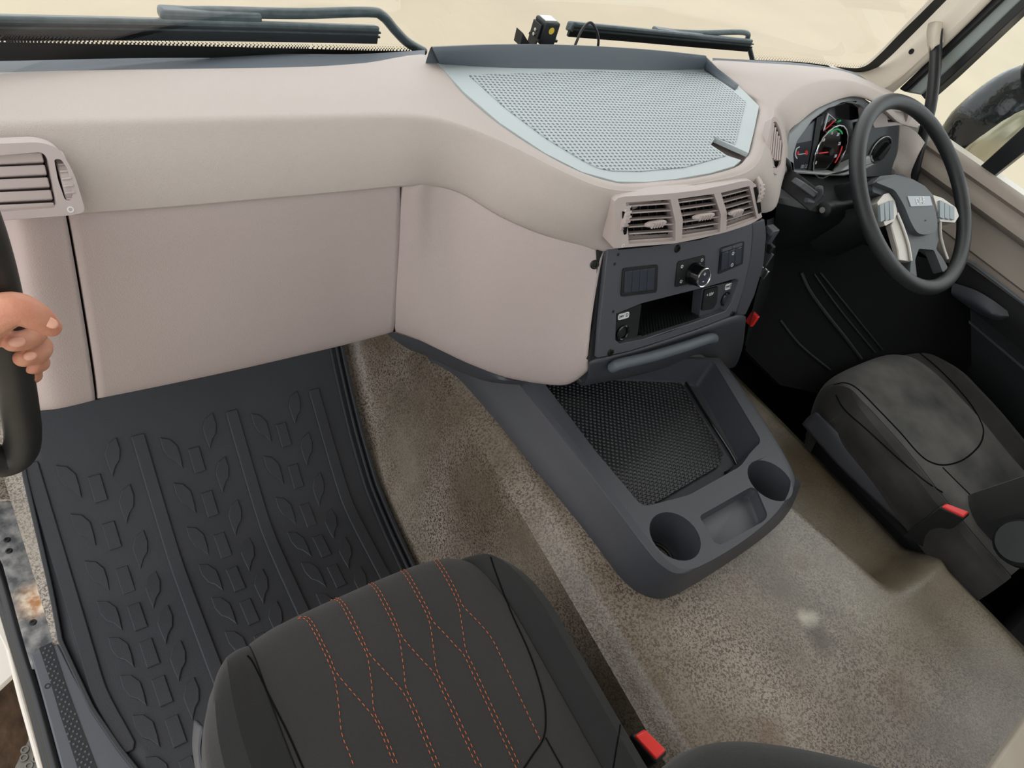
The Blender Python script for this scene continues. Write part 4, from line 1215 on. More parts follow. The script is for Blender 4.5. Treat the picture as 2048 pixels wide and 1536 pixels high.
# spokes
M_SPK = mat('warm_silver_spoke', rgb(190, 184, 176), 0.4, metal=0.35)
for outline, btn, nm in (([(1754, 405), (1768, 388), (1778, 386), (1790, 402), (1795, 425), (1788, 442), (1770, 452), (1764, 430)], [(1760, 412), (1775, 398), (1785, 412), (1788, 432), (1780, 442), (1768, 446)], 'l'),
                     ([(1866, 390), (1885, 396), (1912, 415), (1918, 432), (1910, 445), (1880, 443), (1878, 430)], [(1880, 398), (1896, 406), (1910, 420), (1908, 440), (1884, 436)], 'r')):
    s_ = slab('spoke', wp, outline, -0.012, 0.010, M_SPK, sw, r=0.004, bev=0.003); parent_ready(s_)
    c_ = [sum(q[0] for q in btn) / len(btn), sum(q[1] for q in btn) / len(btn)]
    x0 = min(q[0] for q in btn); x1 = max(q[0] for q in btn); y0 = min(q[1] for q in btn); y1 = max(q[1] for q in btn)
    for k in range(3):
        a = x0 + (x1 - x0) * k / 3; b = x0 + (x1 - x0) * (k + 1) / 3 - 1
        if nm == 'l': Q = [(a, 410 - 4 * k), (b, 404 - 3 * k + 2), (b + 1, 440 - 1 * k), (a + 2, 444 - 2 * k)]
        else: Q = [(a, 400 + 5 * k), (b, 404 + 5 * k), (b, 438 + 1 * k), (a, 434 + 1.5 * k)]
        slab('button', wp, Q, 0.008, 0.014, mat('button_grey', rgb(128, 138, 142), .35) if k == 0 and nm == 'l' else bpy.data.materials['button_grey'], s_, r=0.002, bev=0.001)
slab('spoke_trim', wp, [(1794, 426), (1800, 440), (1812, 470), (1820, 500), (1824, 524), (1798, 520), (1796, 500), (1782, 450)], -0.010, 0.003, M_SPK, sw, bev=0.002)
for P_ in ([(1794, 426), (1806, 455), (1817, 490), (1822, 522)], [(1880, 444), (1881, 470), (1887, 495), (1895, 518)]):
    obj('spoke_edge', *tube(smooth_line([wp.px(*q, 0.006) for q in P_], 5), 0.003, 8), M_SILVER, sw)
# steering column shroud
colm = thing('steering_column', 'black steering column shroud with stalk beneath the steering wheel', 'steering column', WC - WN * 0.1)
V, F = lathe(WC - WN * 0.22, WN, [(0.09, -0.12), (0.085, 0.0), (0.072, 0.10), (0.060, 0.17), (0.052, 0.20), (0.0, 0.20)], 28)
obj('column_shroud', V, F, M_BLACK, colm)
sc0 = A(1645, 420, x=.47); sc1 = A(1720, 405, x=.62)
dv = (sc1 - sc0).normalized()
V, F = lathe(sc0, dv, [(0.0, -0.001), (0.012, 0.0), (0.0165, 0.004), (0.0175, 0.018), (0.016, 0.026), (0.013, 0.030), (0.0145, 0.034), (0.0145, 0.05), (0.012, 0.052), (0.0125, 0.065), (0.010, 0.075), (0.010, 0.17)], 20)
stk = obj('stalk', V, F, M_BLACK, colm); parent_ready(stk)
V, F = lathe(sc0 - dv * 0.002, dv, [(0.0, 0.0), (0.006, 0.0), (0.0065, 0.003)], 16)
obj('stalk_button', V, F, M_SILVER, stk)

# phone holder clipped to the vent
ph = thing('phone_holder', 'black phone holder clamp sticking out of the side vent', 'phone holder', A(1575, 350, y=.66))
arm = [A(1566, 352, y=.685), A(1580, 362, y=.665), A(1600, 378, y=.64), A(1622, 396, y=.615)]
V, F = strip(arm, [Vector((.010, 0, .017))] * 4, Vector((0, -0.020, 0)))
bevel(obj('clamp_arm', V, F, M_BLACK, ph), 0.004)
V, F = strip([A(1585, 358, y=.655), A(1612, 378, y=.63)], Vector((0.004, 0, .005)), Vector((0.0, -0.026, 0.003)))
bevel(obj('clamp_pad', V, F, M_DARK2, ph), 0.002)
obj('clamp_jaw', *tube(smooth_line([A(1612, 400, y=.61), A(1628, 402, y=.605), A(1640, 388, y=.60), A(1641, 376, y=.60), A(1634, 378, y=.605)], 4), 0.005, 8), M_DARK2, ph)
obj('clamp_ring', *tube(smooth_line([A(1568, 318, y=.70), A(1576, 326, y=.69), A(1579, 340, y=.685), A(1574, 354, y=.685)], 4), 0.005, 8), M_BLACK, ph)

# ------------------------------------------------------------------ seats
M_CLOTH = mat('charcoal_seat_cloth', rgb(52, 51, 50), 0.9, spec=0.15, bump=(1100, 0.0008), var=(8, rgb(60, 58, 56), 0.6), fuzz=0.15)
M_BOLST = mat('black_bolster_cloth', rgb(40, 40, 40), 0.9, spec=0.15, bump=(1300, 0.0006), var=(9, rgb(47, 46, 45), 0.6), fuzz=0.15)
M_WORN = mat('worn_black_cloth', rgb(50, 50, 50), 0.85, spec=0.25, bump=(900, 0.0006), var=(10, rgb(112, 110, 106), 0.9), fuzz=0.1)
M_WORN2 = mat('dark_worn_cloth', rgb(28, 28, 28), 0.85, spec=0.2, bump=(900, 0.0006), var=(9, rgb(70, 68, 65), 0.8), fuzz=0.1)
M_SEAM = mat('dark_seam_thread', rgb(14, 14, 14), 0.9, spec=0.1)  # near-black thread along the seat seams
SEC = [(-0.90, -0.17), (-0.955, -0.13), (-0.985, -0.085), (-0.995, -0.045), (-0.97, -0.008), (-0.91, 0.014), (-0.82, 0.019), (-0.73, 0.006), (-0.66, -0.008), (-0.64, -0.006), (-0.5, 0.0), (-0.25, 0.003), (0.0, 0.004)]
SEC = SEC + [(-s, z) for s, z in SEC[-2::-1]]
def cushion_pt(P, s, dz, t):
    """P: dict cx, hw, yf, zt, prof(list of (yoff, zoff)); t in 0..1 along prof"""
    pr = P['prof']; f = t * (len(pr) - 1); i = min(int(f), len(pr) - 2); u = f - i
    q = [pr[max(i - 1, 0)], pr[i], pr[i + 1], pr[min(i + 2, len(pr) - 1)]]
    yo = cr1(*[a[0] for a in q], u); zo = cr1(*[a[1] for a in q], u)
    if 'remap' in P: s = s + (P['remap'][0] + P['remap'][1] * s) * (1 - s * s) * (abs(s) < 0.999)
    nar = P['nar'] * max(0.0, 1 - yo / 0.16) ** 2 * min(1.0, max(0.0, (abs(s) - 0.45) / 0.5))
    hw = P['hw'] * (1 - nar)
    y = P['yf'] - yo - P['cor'] * abs(s) ** 4 * max(0, 1 - yo / 0.2)
    k = 1.0 if zo > -0.06 else max(0.25, 1 - (-zo - 0.06) / 0.12)
    if dz < 0: dz *= P.get('drop', 1.0)
    return Vector((P['cx'] + s * hw + P.get('skew', 0.0) * (P['yf'] - y), y, P['zt'] + zo + dz * k))
def make_cushion(P, parent, mc, mb):
    nt_ = 46
    S = []
    for a, b in zip(SEC, SEC[1:]):
        for j in range(3): S.append((a[0] + (b[0] - a[0]) * j / 3, a[1] + (b[1] - a[1]) * j / 3))
    S.append(SEC[-1])
    allV, allF = [], []
    for nm, lo, hi, m_ in (('side_bolster', -2, -0.649, mb), ('seat_centre', -0.66, 0.66, mc), ('side_bolster', 0.649, 2, mb)):
        cols = [q for q in S if lo <= q[0] <= hi]
        V = [cushion_pt(P, s, dz, i / nt_) for i in range(nt_ + 1) for s, dz in cols]
        F = grid_faces(nt_ + 1, len(cols))
        o = obj(nm, V, F, m_, parent)
        n0 = len(allV); allV += V; allF += [tuple(k + n0 for k in f) for f in F]
    return bvh_of(allV, allF)
def seam_on(bv, pts, r, m, parent, name='seam', lift=0.0003, k=6):
    out = []
    for q in smooth_line([Vector((a, b, 0)) for a, b in pts], k):
        p, n = cast(bv, q.x, q.y, lift)
        if p is not None: out.append(p)
    if len(out) > 1: return obj(name, *tube(out, r, 6), m, parent)
def stitch_on(bv, pts, m, parent, rad=0.0006, dash_len=0.0045, gap=0.0034, k=14):
    out = []
    for q in smooth_line([Vector((a, b, 0)) for a, b in pts], k):
        p, n = cast(bv, q.x, q.y, 0.0004)
        if p is not None: out.append((p, n))
    if len(out) < 2: return
    VV, FF = [], []
    acc = 0.0; pos = 0
    # resample by length
    L = [0]
    for (a, _), (b, _) in zip(out, out[1:]): L.append(L[-1] + (b - a).length)
    def at_len(s):
        for i in range(len(L) - 1):
            if L[i] <= s <= L[i + 1]:
                u = (s - L[i]) / max(L[i + 1] - L[i], 1e-9)
                return out[i][0].lerp(out[i + 1][0], u), out[i][1]
        return out[-1]
    s = 0.0
    while s + dash_len < L[-1]:
        a, n = at_len(s); b, _ = at_len(s + dash_len)
        V, F = tube([a, a.lerp(b, .2) + n * rad * .7, a.lerp(b, .8) + n * rad * .7, b], [rad * .5, rad, rad, rad * .5], 5)
        st_ = len(VV); VV += V; FF += [tuple(i + st_ for i in f) for f in F]
        s += dash_len + gap
    return obj('stitch_line', VV, FF, m, parent, fix=False)

# passenger seat
ps = thing('passenger_seat', 'charcoal cloth passenger seat with orange double stitching in the foreground', 'seat', (-0.69, 0.1, 0.15))
PP = dict(cx=-0.690, hw=0.238, yf=0.382, zt=0.548, nar=0.16, cor=0.05, remap=(0.13, 0.093), prof=[(0.06, -0.20), (0.03, -0.15), (0.006, -0.10), (0.0, -0.055), (0.012, -0.024), (0.04, -0.006), (0.085, 0.0), (0.16, -0.003), (0.26, -0.012), (0.36, -0.022), (0.47, -0.030), (0.56, -0.034)])
pbv = make_cushion(PP, ps, M_CLOTH, M_BOLST)
V, F = box((-0.69, 0.10, 0.28), 0.36, 0.46, 0.24)
bevel(obj('seat_base', V, F, M_BLACK, ps), 0.02)
# side shield seen at the left of the cushion
V, F, _, _ = loft([[A(388, 1440, z=.40), A(384, 1490, z=.40), A(392, 1545, z=.40), A(410, 1620, z=.40)], [A(402, 1452, z=.46), A(396, 1495, z=.46), A(402, 1545, z=.46), A(420, 1620, z=.46)], [A(420, 1460, z=.44), A(414, 1500, z=.44), A(420, 1545, z=.44), A(440, 1620, z=.44)]], 4, 4)
solid(obj('side_shield', V, F, M_DARK2, ps), 0.004)
def zp(zx, zy): return (380 + zx / 2.0898, 1060 + zy / 2.0898)
T = [  # stitch traces in photo pixels: left and right thread of each run
 [(450, 372), (478, 372), (500, 395), (540, 470), (575, 545), (600, 605), (612, 660), (622, 740), (634, 850), (660, 920), (690, 1000)],
 [(455, 366), (490, 366), (515, 392), (555, 470), (590, 545), (608, 590), (650, 645), (720, 725), (768, 785), (800, 850), (860, 1000)],
 [(585, 296), (612, 294), (636, 320), (670, 385), (705, 455), (738, 520), (752, 590), (762, 680), (770, 760), (812, 845), (876, 1000)],
 [(590, 288), (622, 288), (650, 316), (688, 385), (722, 455), (748, 515), (800, 575), (850, 630), (892, 682), (930, 760), (1030, 1000)],
 [(720, 230), (748, 228), (775, 252), (812, 320), (845, 385), (872, 445), (885, 520), (895, 600), (904, 665), (945, 755), (1048, 1000)],
 [(728, 220), (760, 222), (790, 250), (828, 318), (860, 385), (882, 440), (930, 500), (980, 555), (1020, 602), (1070, 710), (1205, 1000)],
 [(850, 172), (878, 172), (902, 195), (945, 270), (980, 335), (1000, 385), (1010, 440), (1020, 520), (1034, 595), (1085, 705), (1222, 1000)],
 [(858, 162), (890, 164), (918, 192), (960, 268), (995, 335), (1012, 378), (1060, 430), (1110, 485), (1145, 525), (1185, 610), (1365, 1000)],
 [(985, 120), (1010, 122), (1035, 148), (1075, 215), (1108, 280), (1124, 325), (1132, 375), (1142, 440), (1155, 510), (1198, 600), (1380, 990)],
 [(990, 110), (1020, 113), (1050, 145), (1090, 212), (1122, 278), (1140, 318), (1190, 370), (1235, 420), (1270, 470), (1310, 555), (1468, 890)],
]
for tr in T:
    stitch_on(pbv, [zp(*q) for q in tr], M_ORANGE, ps)
seam_on(pbv, [(495, 1312), (508, 1330), (540, 1395), (575, 1465), (610, 1545)], 0.0012, M_SEAM, ps)
seam_on(pbv, [(962, 1090), (975, 1097), (990, 1140), (1020, 1220), (1060, 1310), (1084, 1385), (1091, 1430), (1087, 1475), (1065, 1510), (1045, 1540)], 0.0012, M_SEAM, ps)
seam_on(pbv, [(1091, 1475), (1110, 1510), (1130, 1545)], 0.0010, M_SEAM, ps)
seam_on(pbv, [(1243, 1400), (1240, 1450), (1232, 1500), (1225, 1545)], 0.0010, M_SEAM, ps)
# backrest
def make_backrest(parent, cx, hw, y0, z0, h, lean, m, mc, fwd=0.05):
    rows_ = []
    for i in range(13):
        t = i / 12.0
        z = z0 + h * t; yc = y0 - lean * t
        wv = hw * (1 - 0.16 * t ** 3) * (1 - 0.55 * max(0, t - 0.9) / 0.1 * 0.5)
        r = []
        for k in range(21):
            s = -1 + k / 10.0
            b = fwd * sstep(0.5, 0.85, abs(s)) * (1 - t * 0.4)
            e = 0.075 * sstep(0.70, 1.0, abs(s))
            r.append(Vector((cx + s * wv, yc + b - e - (0.06 * max(0, t - 0.88) / 0.12), z)))
        for k in range(21):
            s = 1 - k / 10.0
            r.append(Vector((cx + s * wv * 0.97, yc - 0.09 - 0.02 * (1 - s * s), z)))
        rows_.append(r)
    n = len(rows_[0])
    V = [p for r in rows_ for p in r]
    F = grid_faces(13, n, True) + [tuple(range(n))[::-1], tuple(12 * n + k for k in range(n))]
    o = obj('backrest', V, F, m, parent)
    s = o.modifiers.new('subsurf', 'SUBSURF'); s.levels = 1; s.render_levels = 1
    return o
make_backrest(ps, -0.690, 0.225, -0.115, 0.46, 0.74, 0.22, M_BOLST, M_CLOTH)
# folded armrest on the inner side of the backrest
P_ = [A(1390, 1560, z=.78), A(1440, 1500, z=.79), A(1520, 1500, z=.79), A(1640, 1530, z=.79), A(1800, 1570, z=.79)]
V, F = tube(smooth_line([A(1330, 1660, z=.78), A(1430, 1580, z=.785), A(1560, 1580, z=.785), A(1740, 1618, z=.785), A(1900, 1670, z=.785)], 6), [0.01] + [0.038] * 22 + [0.036, 0.03], 16)
obj('armrest', V, F, M_BOLST, ps)

# belt buckles
def buckle(name, quad, z, h, label, parent_n=None):
    e = thing(name, label, 'belt buckle', A(*quad[2], z=z) - Vector((0, 0, h)))
    P = [A(*q, z=z) for q in quad]
    up_ = Vector((0, 0, 1))
    c_ = sum(P, Vector()) / 4
    big = [c_ + (p - c_) * 1.18 for p in P]
    V, F = prism(big, up_, -h, -0.004)
    bevel(obj('buckle_body', V, F, M_BLACK, e), 0.004)
    V, F = prism(P, up_, -0.02, 0.0)
    bevel(obj('release_button', V, F, M_RED, e), 0.003)
    e0, e1 = P[0].lerp(P[1], .15), P[3].lerp(P[2], .15)
    return e
buckle('belt_buckle', [(1270, 1470), (1290, 1457), (1334, 1500), (1314, 1519)], 0.50, 0.12, 'red seat belt buckle beside the passenger seat, on the tunnel')
buckle('belt_buckle', [(1886, 1012), (1892, 1006), (1940, 1024), (1930, 1033)], 0.512, 0.12, 'red seat belt buckle beside the driver seat')

# driver seat
ds = thing('driver_seat', 'worn black cloth driver seat behind the steering wheel', 'seat', (0.68, 0.15, 0.1))
DP = dict(cx=0.676, hw=0.238, yf=0.425, zt=0.500, nar=0.22, cor=0.09, drop=0.50, prof=[(0.05, -0.18), (0.025, -0.14), (0.006, -0.10), (0.0, -0.06), (0.012, -0.026), (0.04, -0.006), (0.09, 0.0), (0.16, -0.002), (0.26, -0.012), (0.36, -0.03), (0.47, -0.045), (0.54, -0.05)])
dbv = make_cushion(DP, ds, M_WORN, M_WORN2)
seam_on(dbv, [(1668, 770), (1690, 766), (1715, 778), (1755, 818), (1800, 865), (1835, 905), (1860, 924), (1890, 930), (1925, 920), (1955, 895), (1966, 870), (1962, 845), (1935, 800), (1880, 740), (1835, 703)], 0.0018, M_SEAM, ds)
seam_on(dbv, [(1672, 790), (1690, 820), (1740, 865), (1800, 920), (1850, 962), (1885, 985)], 0.0016, M_SEAM, ds)
seam_on(dbv, [(1885, 935), (1910, 960), (1940, 990), (1965, 1020)], 0.0014, M_SEAM, ds)
V, F = box((0.69, 0.14, 0.20), 0.36, 0.44, 0.30)
bevel(obj('seat_pedestal', V, F, M_BLACKM, ds), 0.02)
kp = Plane((0, 0, 0.40), (0, 0, 1), up=Vector((0, 1, 0)))
# grey plinth cover along the tunnel side
V, F, _, _ = loft([[A(*q, z=.41) - Vector((0, 0, .03)) for q in ((1618, 832), (1690, 913), (1780, 998), (1852, 1060))], [A(1618, 832, z=.41), A(1690, 913, z=.41), A(1780, 998, z=.41), A(1852, 1060, z=.41)], [A(1634, 826, z=.435), A(1712, 900, z=.435), A(1802, 980, z=.435), A(1878, 1040, z=.435)], [A(1655, 845, z=.425), A(1730, 908, z=.425), A(1818, 980, z=.425), A(1886, 1040, z=.425)]], 5, 3)
solid(obj('plinth_cover', V, F, M_DARK, ds), 0.006)
make_backrest(ds, 0.765, 0.230, -0.005, 0.42, 0.78, 0.20, M_BOLST, M_WORN, fwd=0.10)
V, F = lathe(A(2040, 1085, z=.53), Vector((-0.8, 0.3, 0.5)), [(0.045, -0.03), (0.046, 0.0), (0.040, 0.008), (0, 0.010)], 28)
obj('recliner_knob', V, F, M_BLACK, ds)
V, F, _, _ = loft([[A(1905, 1100, z=.34), A(1960, 1086, z=.34), A(2030, 1088, z=.34)], [A(1912, 1106, z=.335), A(1960, 1108, z=.335), A(2030, 1108, z=.335)], [A(1920, 1112, z=.28), A(1960, 1114, z=.28), A(2030, 1114, z=.28)]], 4, 3)
rl = solid(obj('seat_rail', V, F, M_DARK, ds), 0.004)
obj('rail_bolt', *tube(smooth_line([A(1992, 1096, z=.347), A(2000, 1092, z=.347), A(2006, 1094, z=.347)], 3), 0.004, 8), M_CHROME, ds)
# black storage box behind, right of the tunnel
V, F = box((0.72, -0.36, 0.13), 0.46, 0.34, 0.30)
bb = obj('storage_box', V, F, M_BLACKM); bevel(bb, 0.02)
tag(bb, 'black box behind the driver seat beside the tunnel', 'box')
# pale board at the lower right corner
bp_ = Plane((0, 0, 0.62), (0, 0, 1), up=Vector((0, 1, 0)))
M_BOARD = mat('pale_grained_board', rgb(176, 166, 152), 0.6, var=(14, rgb(158, 146, 130), 0.8))
bd2 = slab('rear_board', bp_, [(2075, 1405), (1980, 1540), (1925, 1620), (2300, 1620), (2300, 1405)], -0.02, 0.0, M_BOARD, None, bev=0.004)
tag(bd2, 'pale grained board edge at the lower right behind the tunnel', 'board')

# ------------------------------------------------------------------ windscreen, pillar, door
def gy(x): return 1.065 - 0.115 * abs(x) ** 3
def glass_pt(x, z): return Vector((x, gy(x) - 0.24 * (z - 0.90), z))
def glass_mat(name, tint):
    m = bpy.data.materials.new(name); m.use_nodes = True
    n = m.node_tree.nodes; l = m.node_tree.links
    n.remove(n['Principled BSDF'])
    tr = n.new('ShaderNodeBsdfTransparent'); tr.inputs[0].default_value = tint
    gl = n.new('ShaderNodeBsdfGlossy'); gl.inputs['Roughness'].default_value = 0.02
    fr = n.new('ShaderNodeFresnel'); fr.inputs[0].default_value = 1.45
    sc_ = n.new('ShaderNodeMath'); sc_.operation = 'MULTIPLY'; sc_.inputs[1].default_value = 0.12
    mx = n.new('ShaderNodeMixShader')
    l.new(fr.outputs[0], sc_.inputs[0]); l.new(sc_.outputs[0], mx.inputs[0]); l.new(tr.outputs[0], mx.inputs[1]); l.new(gl.outputs[0], mx.inputs[2])
    l.new(mx.outputs[0], n['Material Output'].inputs[0])
    return m
M_GLASS = glass_mat('windscreen_glass', (0.97, 0.985, 0.97, 1))
xs = [-1.06 + 2.12 * i / 48 for i in range(49)]
zs = [0.86, 0.9, 1.0, 1.2, 1.5, 1.8, 1.98]
V = [glass_pt(x, z) for z in zs for x in xs]
gl = obj('window_1', V, grid_faces(len(zs), len(xs)), M_GLASS)
tag(gl, 'wide clear windscreen above the dashboard', 'windscreen', kind='structure')
parent_ready(gl)
def on_glass(px, py, off):
    d = ray(px, py); t = 1.2
    for _ in range(40):
        p = CAM + d * t
        g = gy(p.x) - 0.24 * (p.z - 0.90) + off
        t += (g - p.y) / d.y * 0.6
    return CAM + d * t
# ceramic band along the bottom and the driver side of the glass
M_FRIT = mat('black_ceramic_band', rgb(16, 17, 16), 0.5)
def band(lo, hi, off=-0.003):
    return loft([[on_glass(*q, off) for q in lo], [on_glass(*q, off) for q in hi]], 6, 2)
b1 = band([(-150, 120), (0, 122), (300, 116), (600, 116), (740, 112), (840, 108)], [(-150, 82), (0, 84), (300, 90), (600, 97), (740, 101), (840, 102)])
b2 = band([(1480, 132), (1600, 142), (1690, 152), (1735, 148), (1775, 118), (1812, 82), (1850, 44), (1905, -12)], [(1480, 119), (1600, 124), (1690, 135), (1728, 133), (1760, 108), (1797, 70), (1836, 32), (1880, -12)])
for b in (b1, b2):
    obj('ceramic_band', b[0], b[1], M_FRIT, gl)
# halftone dots at the edge of the band
VV, FF = [], []
def dots(path, n, step):
    P = smooth_line([Vector((a, b, 0)) for a, b in path], 40)
    acc = 0
    last = None
    for q in P:
        if last is not None and (q - last).length < step: continue
        last = q
        for r in range(n):
            a_ = on_glass(q.x + (step / 2 if r % 2 else 0) + 0, q.y - 1.5 - r * 3.2, -0.0035)
            rad = 0.0016 - 0.00042 * r
            s = len(VV)
            for k in range(6): VV.append(a_ + Vector((math.cos(k * 1.047), 0, math.sin(k * 1.047))) * rad)
            FF.append(tuple(range(s, s + 6)))
dots([(-40, 83), (0, 84), (300, 90), (600, 97), (740, 101), (830, 102)], 3, 5.0)
dots([(1500, 119), (1600, 124), (1690, 135), (1728, 133)], 3, 4.5)
fd = obj('ceramic_dots', VV, FF, M_FRIT, gl, smooth=False, fix=False); fd['kind'] = 'stuff'
# grey defroster strip between pad and glass
def defrost(name, lo, hi, z0, z1, label):
    V, F, _, _ = loft([[A(*q, z=z0) for q in lo], [A(*a, z=(z0 + z1) / 2) for a in [lerp2(p, q, .5) for p, q in zip(lo, hi)]], [A(*q, z=z1) for q in hi]], 6, 3)
    o = obj(name, V, F, M_LIP, dash); return o
defrost('defroster_strip', [(-150, 157), (0, 150), (200, 144), (400, 141), (600, 138), (720, 130), (850, 115)], [(-150, 112), (0, 116), (200, 109), (400, 107), (600, 108), (720, 108), (850, 100)], .928, .922, '')
defrost('defroster_strip', [(1425, 124), (1520, 132), (1610, 138), (1700, 150), (1745, 168)], [(1425, 116), (1520, 121), (1610, 127), (1690, 140), (1720, 150)], .926, .922, '')

# driver side A pillar trim
apl = [A(1670, 140, y=.965), A(1720, 150, y=.955), A(1752, 136, y=.95), A(1790, 102, y=.945), A(1840, 50, y=.935), A(1900, -12, y=.92), A(1960, -80, y=.90)]
apr = [A(1770, 195, x=.985), A(1790, 182, x=1.0), A(1815, 160, x=1.005), A(1848, 130, x=1.005), A(1900, 82, x=1.005), A(1975, 8, x=1.005), A(2050, -70, x=1.005)]
apm = [a.lerp(b, .5) + Vector((-0.012, -0.02, 0)) for a, b in zip(apl, apr)]
apm2 = [a.lerp(b, .78) + Vector((-0.012, -0.008, 0)) for a, b in zip(apl, apr)]
apl0 = [p + Vector((0, 0.03, 0)) for p in apl]; apr0 = [p + Vector((0.05, 0.02, 0)) for p in apr]
V, F, _, _ = loft([apl0, apl, apm, apm2, apr, apr0], 5, 4)
pil = obj('trim_1', V, F, M_BEIGE)
tag(pil, 'beige windscreen pillar trim on the driver side', 'pillar trim', kind='structure'); parent_ready(pil)
bvp = bvh_of(V, F)
p, n = cast(bvp, 1823, 103, 0.0)
if p: screw('screw', p, n, 0.007, pil)
# upper pillar and roof rails out of view
for x in (-1.06, 1.07):
    V, F = strip([Vector((x, 0.93 if x > 0 else .97, 1.12 if x > 0 else 0.75)), Vector((x, 0.72, 1.98))], Vector((0.04, 0, 0)), Vector((0, 0.07, 0)))
    tag(obj('trim_2', V, F, M_BEIGE), 'upper windscreen pillar on the %s side of the cab' % ('driver' if x > 0 else 'passenger'), 'pillar', kind='structure')

# driver door
dp_ = Plane((1.03, 0, 0), (-1, 0, 0))
door = thing('door_1', 'taupe and black driver door with window and storage pocket', 'door', (1.06, 0.2, 0.0)); door['kind'] = 'structure'
M_DFR = mat('grey_green_door_frame', rgb(150, 158, 154), 0.5)
slab('door_seal', dp_, [(1797, 178), (1811, 185), (2075, -67), (2060, -75)], -0.03, 0.012, M_SEAL, door, bev=0.004)
slab('window_frame', dp_, [(1809, 184), (1842, 190), (2080, -38), (2068, -62)], -0.05, 0.0, M_DFR, door, bev=0.004)
slab('glass_seal', dp_, [(1841, 189), (1850, 200), (1900, 156), (2090, -24), (2080, -38)], -0.05, -0.004, M_SEAL, door, bev=0.002)
dq = Plane((1.055, 0, 0), (-1, 0, 0))
slab('window_divider', dq, [(1934, 356), (1962, 372), (2048, 304), (2230, 150), (2210, 110), (2048, 252)], -0.02, 0.006, M_SEAL, door, bev=0.003)
V, F = strip([Vector((1.075, 0.92, 0.80)), Vector((1.075, -0.45, 0.80))], Vector((0.002, 0, 0)), Vector((0, 0, 1.1)))
obj('window_pane', V, F, glass_mat('side_glass', (0.96, 0.98, 0.97, 1)), door, smooth=False)
M_DOOR = mat('taupe_door_trim', rgb(150, 140, 130), 0.6, spec=0.3, bump=(800, 0.0004))
prof = [(1.07, 0.855), (1.045, 0.862), (1.02, 0.856), (1.008, 0.842), (1.016, 0.832), (1.012, 0.826), (0.998, 0.818), (0.990, 0.800), (1.000, 0.786), (1.014, 0.780), (1.010, 0.74), (0.994, 0.722), (0.990, 0.712), (0.996, 0.706), (0.992, 0.69), (0.996, 0.650), (1.012, 0.625), (1.03, 0.62)]
ysd = [0.76, 0.74, 0.70, 0.60, 0.4, 0.2, 0.0, -0.2, -0.45]
rows = [[Vector((x + (0.03 if i == 0 else 0), y, z)) for x, z in prof] for i, y in enumerate(ysd)]
obj('door_trim', [p for r in rows for p in r], grid_faces(len(rows), len(prof)), M_DOOR, door)
prof = [(1.03, 0.628), (1.028, 0.60), (1.03, 0.54), (1.03, 0.30), (1.03, 0.10), (1.04, -0.02)]
rows = [[Vector((x, y, z)) for x, z in prof] for y in (0.95, 0.5, 0.0, -0.5)]
obj('lower_door_panel', [p for r in rows for p in r], grid_faces(len(rows), len(prof)), M_BLACK, door)
V, F = box((1.10, 0.2, 0.42), 0.05, 1.5, 0.86)
obj('door_skin', V, F, M_PAINT, door, smooth=False)
# pocket front and rail
rail = [A(1928, 520, x=.985), A(1948, 530, x=.975), A(2048, 606, x=.975), A(2150, 690, x=.975)]
obj('pocket_rail', *tube(rail, 0.004, 8), M_LIP, door)
V, F, _, _ = loft([[A(1930, 525, x=.98), A(2048, 612, x=.975), A(2160, 700, x=.975)], [A(1915, 560, x=.97), A(2048, 648, x=.965), A(2160, 740, x=.965)], [A(1905, 590, x=.975), A(2030, 690, x=.97), A(2160, 800, x=.97)]], 6, 3)
obj('pocket_front', V, F, M_BLACKM, door)
V, F, _, _ = loft([[A(1905, 565, x=.965), A(1950, 580, x=.955), A(1985, 600, x=.955), A(2015, 622, x=.965)], [A(1902, 585, x=.955), A(1945, 605, x=.945), A(1985, 628, x=.945), A(2018, 632, x=.96)], [A(1905, 592, x=.97), A(1950, 622, x=.965), A(1990, 640, x=.965), A(2020, 636, x=.97)]], 6, 4)
obj('pocket_grip', V, F, M_DARK, door)
slab('panel_groove', Plane((1.026, 0, 0), (-1, 0, 0)), [(1930, 640), (1934, 638), (2050, 735), (2050, 742)], -0.004, 0.002, M_DARK, door)

# driver footwell lines: kick panel with ribs
kick = thing('kick_panel', 'black ribbed kick panel in the dark driver footwell', 'trim panel', (0.7, 0.9, 0.0))
kpl = Plane(A(1660, 630, x=0.64), Vector((-0.35, -0.70, 0.62)))
slab('panel_sheet', kpl, [(1535, 500), (1640, 470), (1960, 540), (1990, 700), (1880, 770), (1650, 790), (1560, 770), (1490, 700)], -0.02, 0.0, mat('deep_black_trim', rgb(13, 14, 15), .8, spec=.15), kick)
for pts, r in (([(1602, 545), (1618, 580), (1650, 625), (1690, 675), (1722, 718)], .006), ([(1628, 548), (1680, 620), (1750, 705)], .003), ([(1640, 545), (1700, 620), (1765, 700)], .003), ([(1560, 640), (1600, 690), (1660, 740)], .004)):
    obj('rib', *tube(smooth_line([kpl.px(*q, 0.002) for q in pts], 5), r * .8, 8), M_BLACK, kick)

